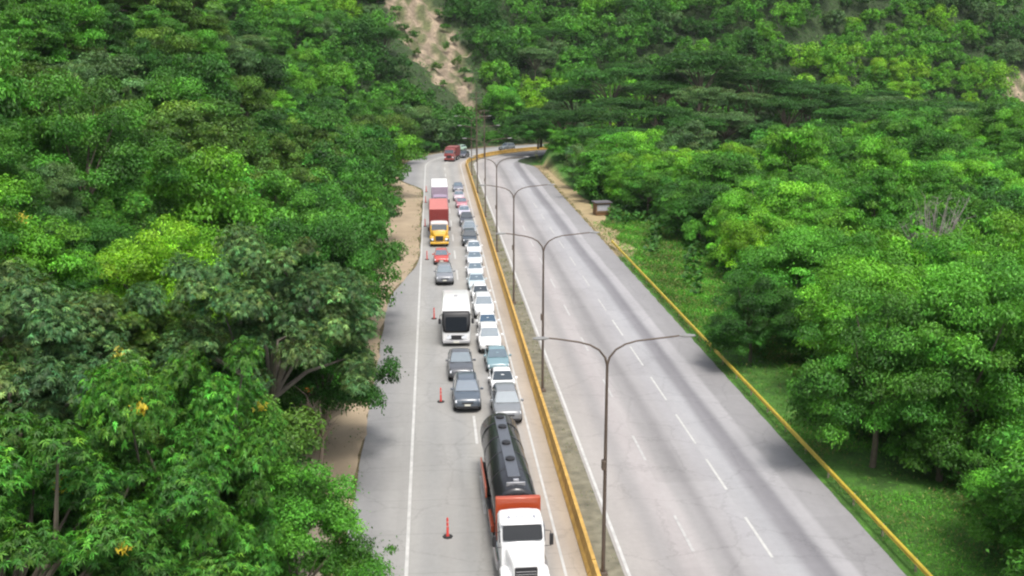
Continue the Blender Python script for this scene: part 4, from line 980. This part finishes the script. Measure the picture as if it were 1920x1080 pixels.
lim = {'broadleaf_tree': 272 , 'umbrella_tree': 90, 'shrub': 265}
cnt = {}
rest = []
for i, c in enumerate(cand):
    nm = KIND_WORDS[c[1]][0]
    px, py, zc = cam_px(c[3], c[4], float(height(c[3], c[4])) + c[6] * .7)
    mg = 60 + c[5] * 2600 / max(zc, 5); inview = -mg < px < 1920 + mg and -mg < py < 1080 + mg
    if inview and cnt.get(nm, 0) < lim[nm]:
        cnt[nm] = cnt.get(nm, 0) + 1
        plant(c[1], c[2], c[3], c[4], c[5], c[6], c[7], i)
    else: rest.append(c)
# what lies beyond counting: one mass of woodland
def light_crown(seed, flat=False):
    rs = np.random.RandomState(seed)
    ncl = 44; n = 2200
    if flat:
        a = rs.uniform(0, 6.28, ncl); r = np.sqrt(rs.rand(ncl)) * .85
        C = np.stack([r * np.cos(a), r * np.sin(a), .86 - r * r * .12 + rs.normal(0, .03, ncl)], 1); rr = rs.uniform(.2, .35, ncl); cl = np.concatenate([C, np.stack([rr, rr, rr * .25], 1)], 1)
    else: cl = lumps(rs, ncl, 1.0, .5, .48, size=.22)
    P, D, k = sample_clumps(rs, cl, n, lo=-.2)
    N = D * .7 + np.array([0, 0, .6]) + rs.normal(0, .4, P.shape)
    return P, N, rs.normal(0, 1, P.shape), colours(rs, k, ncl, n, .22, .14)
LC = [light_crown(900 + i, i == 3) for i in range(4)]
Ps, Ns, Ts, Ls, Cs = [], [], [], [], []
for i, (_, kind, hue, x, y, r, h, rot) in enumerate(rest):
    P, N, T, C = LC[3 if kind == 'flat' else i % 3]
    q = slice(0, 2000) if kind != 'shrub' else slice(0, 700)
    P = P[q]; c_, s_ = math.cos(rot), math.sin(rot); M = np.array([[c_, s_, 0], [-s_, c_, 0], [0, 0, 1]])
    Pw = (P * [r, r, h]) @ M + [x, y, float(height(x, y))]
    Ps.append(Pw); Ns.append(N[q] @ M); Ts.append(T[q]); Cs.append(C[q] * np.array(HUES[hue])); Ls.append(rs.uniform(.45, .85, len(P)) * (r / 5) ** .5)
P = np.concatenate(Ps); L_ = np.concatenate(Ls)
V, F, Cc = leaf_quads(P, np.concatenate(Ns), np.concatenate(Ts), L_, L_ * .6, .2, np.concatenate(Cs))
o = mesh_np('woodland', V, F, LEAF, {'tint': Cc}); tag(o, 'dense green woodland covering the hills beyond the nearer trees', 'woodland', kind='stuff')
print('INDIV', cnt, 'REST', len(rest))

# undergrowth between the trunks
def scatter(n, fx, name, ll, hue_fn, label, cat, stand=0.0, zlo=.0, zhi=1.2, wf=.55):
    P = fx(n); n = len(P)
    P[:, 2] = height(P[:, 0], P[:, 1]) + rs.uniform(zlo, zhi, n)
    N = rs.normal(0, .5, (n, 3)) + [0, -.1, 1 - stand]
    T = rs.normal(0, 1, (n, 3)); T[:, 2] += stand * 3
    L = ll * rs.uniform(.6, 1.4, n) * np.clip(np.hypot(P[:, 0], P[:, 1]) / 110, .33, 1)
    V, F, Cc = leaf_quads(P, N, T, L, L * wf, .2, hue_fn(P))
    o = mesh_np(name, V, F, LEAF, {'tint': Cc}); tag(o, label, cat, kind='stuff'); return o
def in_forest(n):
    x = np.concatenate([rs.uniform(-110, 320, n), rs.uniform(-60, 90, n)]); y = np.concatenate([rs.uniform(12, 420, n), rs.uniform(12, 180, n)]); t = lateral(x, y)
    f = x * math.sin(YAW) + y * math.cos(YAW); r = x * math.cos(YAW) - y * math.sin(YAW)
    k = ((t < -14.6) | (t > 18.5)) & (np.abs(r) < f * .72 + 14) & ~scar_mask(x, y)
    bump = np.sin(x * .9 + y * .4) * np.sin(y * .7 - x * .3)
    k &= ~((t > 0) & (t < 21 + 3.5 * sstep(80, 95, y)) & (y > 40) & (y < 148) & (bump < .6))
    return np.stack([x[k], y[k], 0 * x[k]], 1)
def under_hue(P):
    n = len(P); b = np.exp(rs.normal(0, .25, n) + .3 * np.sin(P[:, 0] * .23) * np.sin(P[:, 1] * .19)); return np.stack([.040 * b * np.exp(rs.normal(0, .2, n)), .13 * b, .016 * b], 1)
scatter(260000, in_forest, 'undergrowth', .62, under_hue, 'low tangled green undergrowth between and below the trees', 'undergrowth', 0, 0, 1.3, .7)
# grass of the verge
def verge(n):
    s = rs.uniform(24, 150, n); t = 14.9 + np.abs(rs.normal(0, 1, n)) * 1.0 + rs.uniform(0, 1, n) ** 1.2 * (9.5 + 2 * sstep(85, 100, s))
    k = (t > 15.05) | (np.sin(s * 1.7) * np.sin(s * .53) > -.3)
    k &= ~((t > 14) & (t < 17.2 + .8 * np.sin(s * .5)) & (s > 118) & (rs.rand(n) < .85))
    k &= ~((((s - 74) / 9) ** 2 + ((t - 17.0) / 2.6) ** 2 < 1) & (rs.rand(n) < .9))
    k &= ~((((s - 56.5) / 3.2) ** 2 + ((t - 18.5) / 3.6) ** 2 < 1) & (rs.rand(n) < .9))
    s, t = s[k], t[k]; x, y = path(s, t); return np.stack([x, y, 0 * x], 1)
def grass_hue(P):
    n = len(P); patch = np.sin(P[:, 0] * .8 + P[:, 1] * .3) * np.sin(P[:, 1] * .45); b = np.exp(rs.normal(0, .28, n) + .45 * patch)
    dry = (rs.rand(n) < .17 - .14 * patch)[:, None]; c = np.stack([.070 * b, .225 * b, .020 * b], 1); return np.where(dry, np.stack([.24 * b, .23 * b, .08 * b], 1), c)
scatter(140000, verge, 'grass', .42, grass_hue, 'bright green grass on the verge behind the guardrail', 'grass', .85, .05, .36, .16)
def weeds(n):
    s = rs.uniform(28, 240, n); side = rs.rand(n)
    t = np.where(side < .5, .45 + rs.uniform(0, 1, n) * 1.0, 14.55 + rs.rand(n) * .7)
    k = np.sin(s * 1.3) * np.sin(s * .47 + 1) + rs.normal(0, .4, n) > .15
    x, y = path(s[k], t[k]); return np.stack([x, y, 0 * x], 1)
def weed_hue(P):
    n = len(P); b = np.exp(rs.normal(0, .25, n)); d = (rs.rand(n) < .55)[:, None]; return np.where(d, np.stack([.20 * b, .18 * b, .08 * b], 1), np.stack([.07 * b, .15 * b, .03 * b], 1))
scatter(14000, weeds, 'weeds', .22, weed_hue, 'dry weeds sprouting along the median and the road edge', 'weeds', .8, .0, .12, .2)
def vw(n):
    s = rs.uniform(20, 215, n); t = -15.4 + rs.normal(0, .5, n) + np.where(s < 97, 1.4 * (rs.rand(n)), 0); k = np.sin(s * .9) + rs.normal(0, .5, n) > -.2
    x, y = path(s[k], t[k]); return np.stack([x, y, 0 * x], 1)
scatter(9000, vw, 'weeds', .34, weed_hue, 'straggling weeds at the foot of the wooded bank', 'weeds', .6, .0, .35, .3)

def edge_w(n):
    s_ = rs.uniform(40, 210, n); t = -11.8 + 2.85 * sstep(100, 126, s_) - 4.6 * sstep(186, 206, s_) - np.abs(rs.normal(0, .6, n)); k = np.sin(s_ * .9) * np.sin(s_ * .31) + rs.normal(0, .4, n) > .2
    x, y = path(s_[k], t[k]); return np.stack([x, y, 0 * x], 1)
scatter(3500, edge_w, 'weeds', .26, weed_hue, 'dry weeds and litter leaves along the ragged edge of the sandy shoulder', 'weeds', .4, .0, .08, .3)

# ------------------------------------------------------------------ haze
b = MB(); b.box(-4600, 4600, -4600, 5000, -2.5, 112)
hz = b.build('haze', None, smooth=False); tag(hz, kind='stuff', label='thin pale haze in the valley air')
m = bpy.data.materials.new('haze'); m.use_nodes = True; t = m.node_tree; t.nodes.remove(t.nodes['Principled BSDF'])
pv = t.nodes.new('ShaderNodeVolumePrincipled'); pv.inputs['Color'].default_value = (.86, .91, .95, 1); pv.inputs['Density'].default_value = .00006
t.links.new(pv.outputs[0], t.nodes['Material Output'].inputs['Volume']); hz.data.materials.append(m)
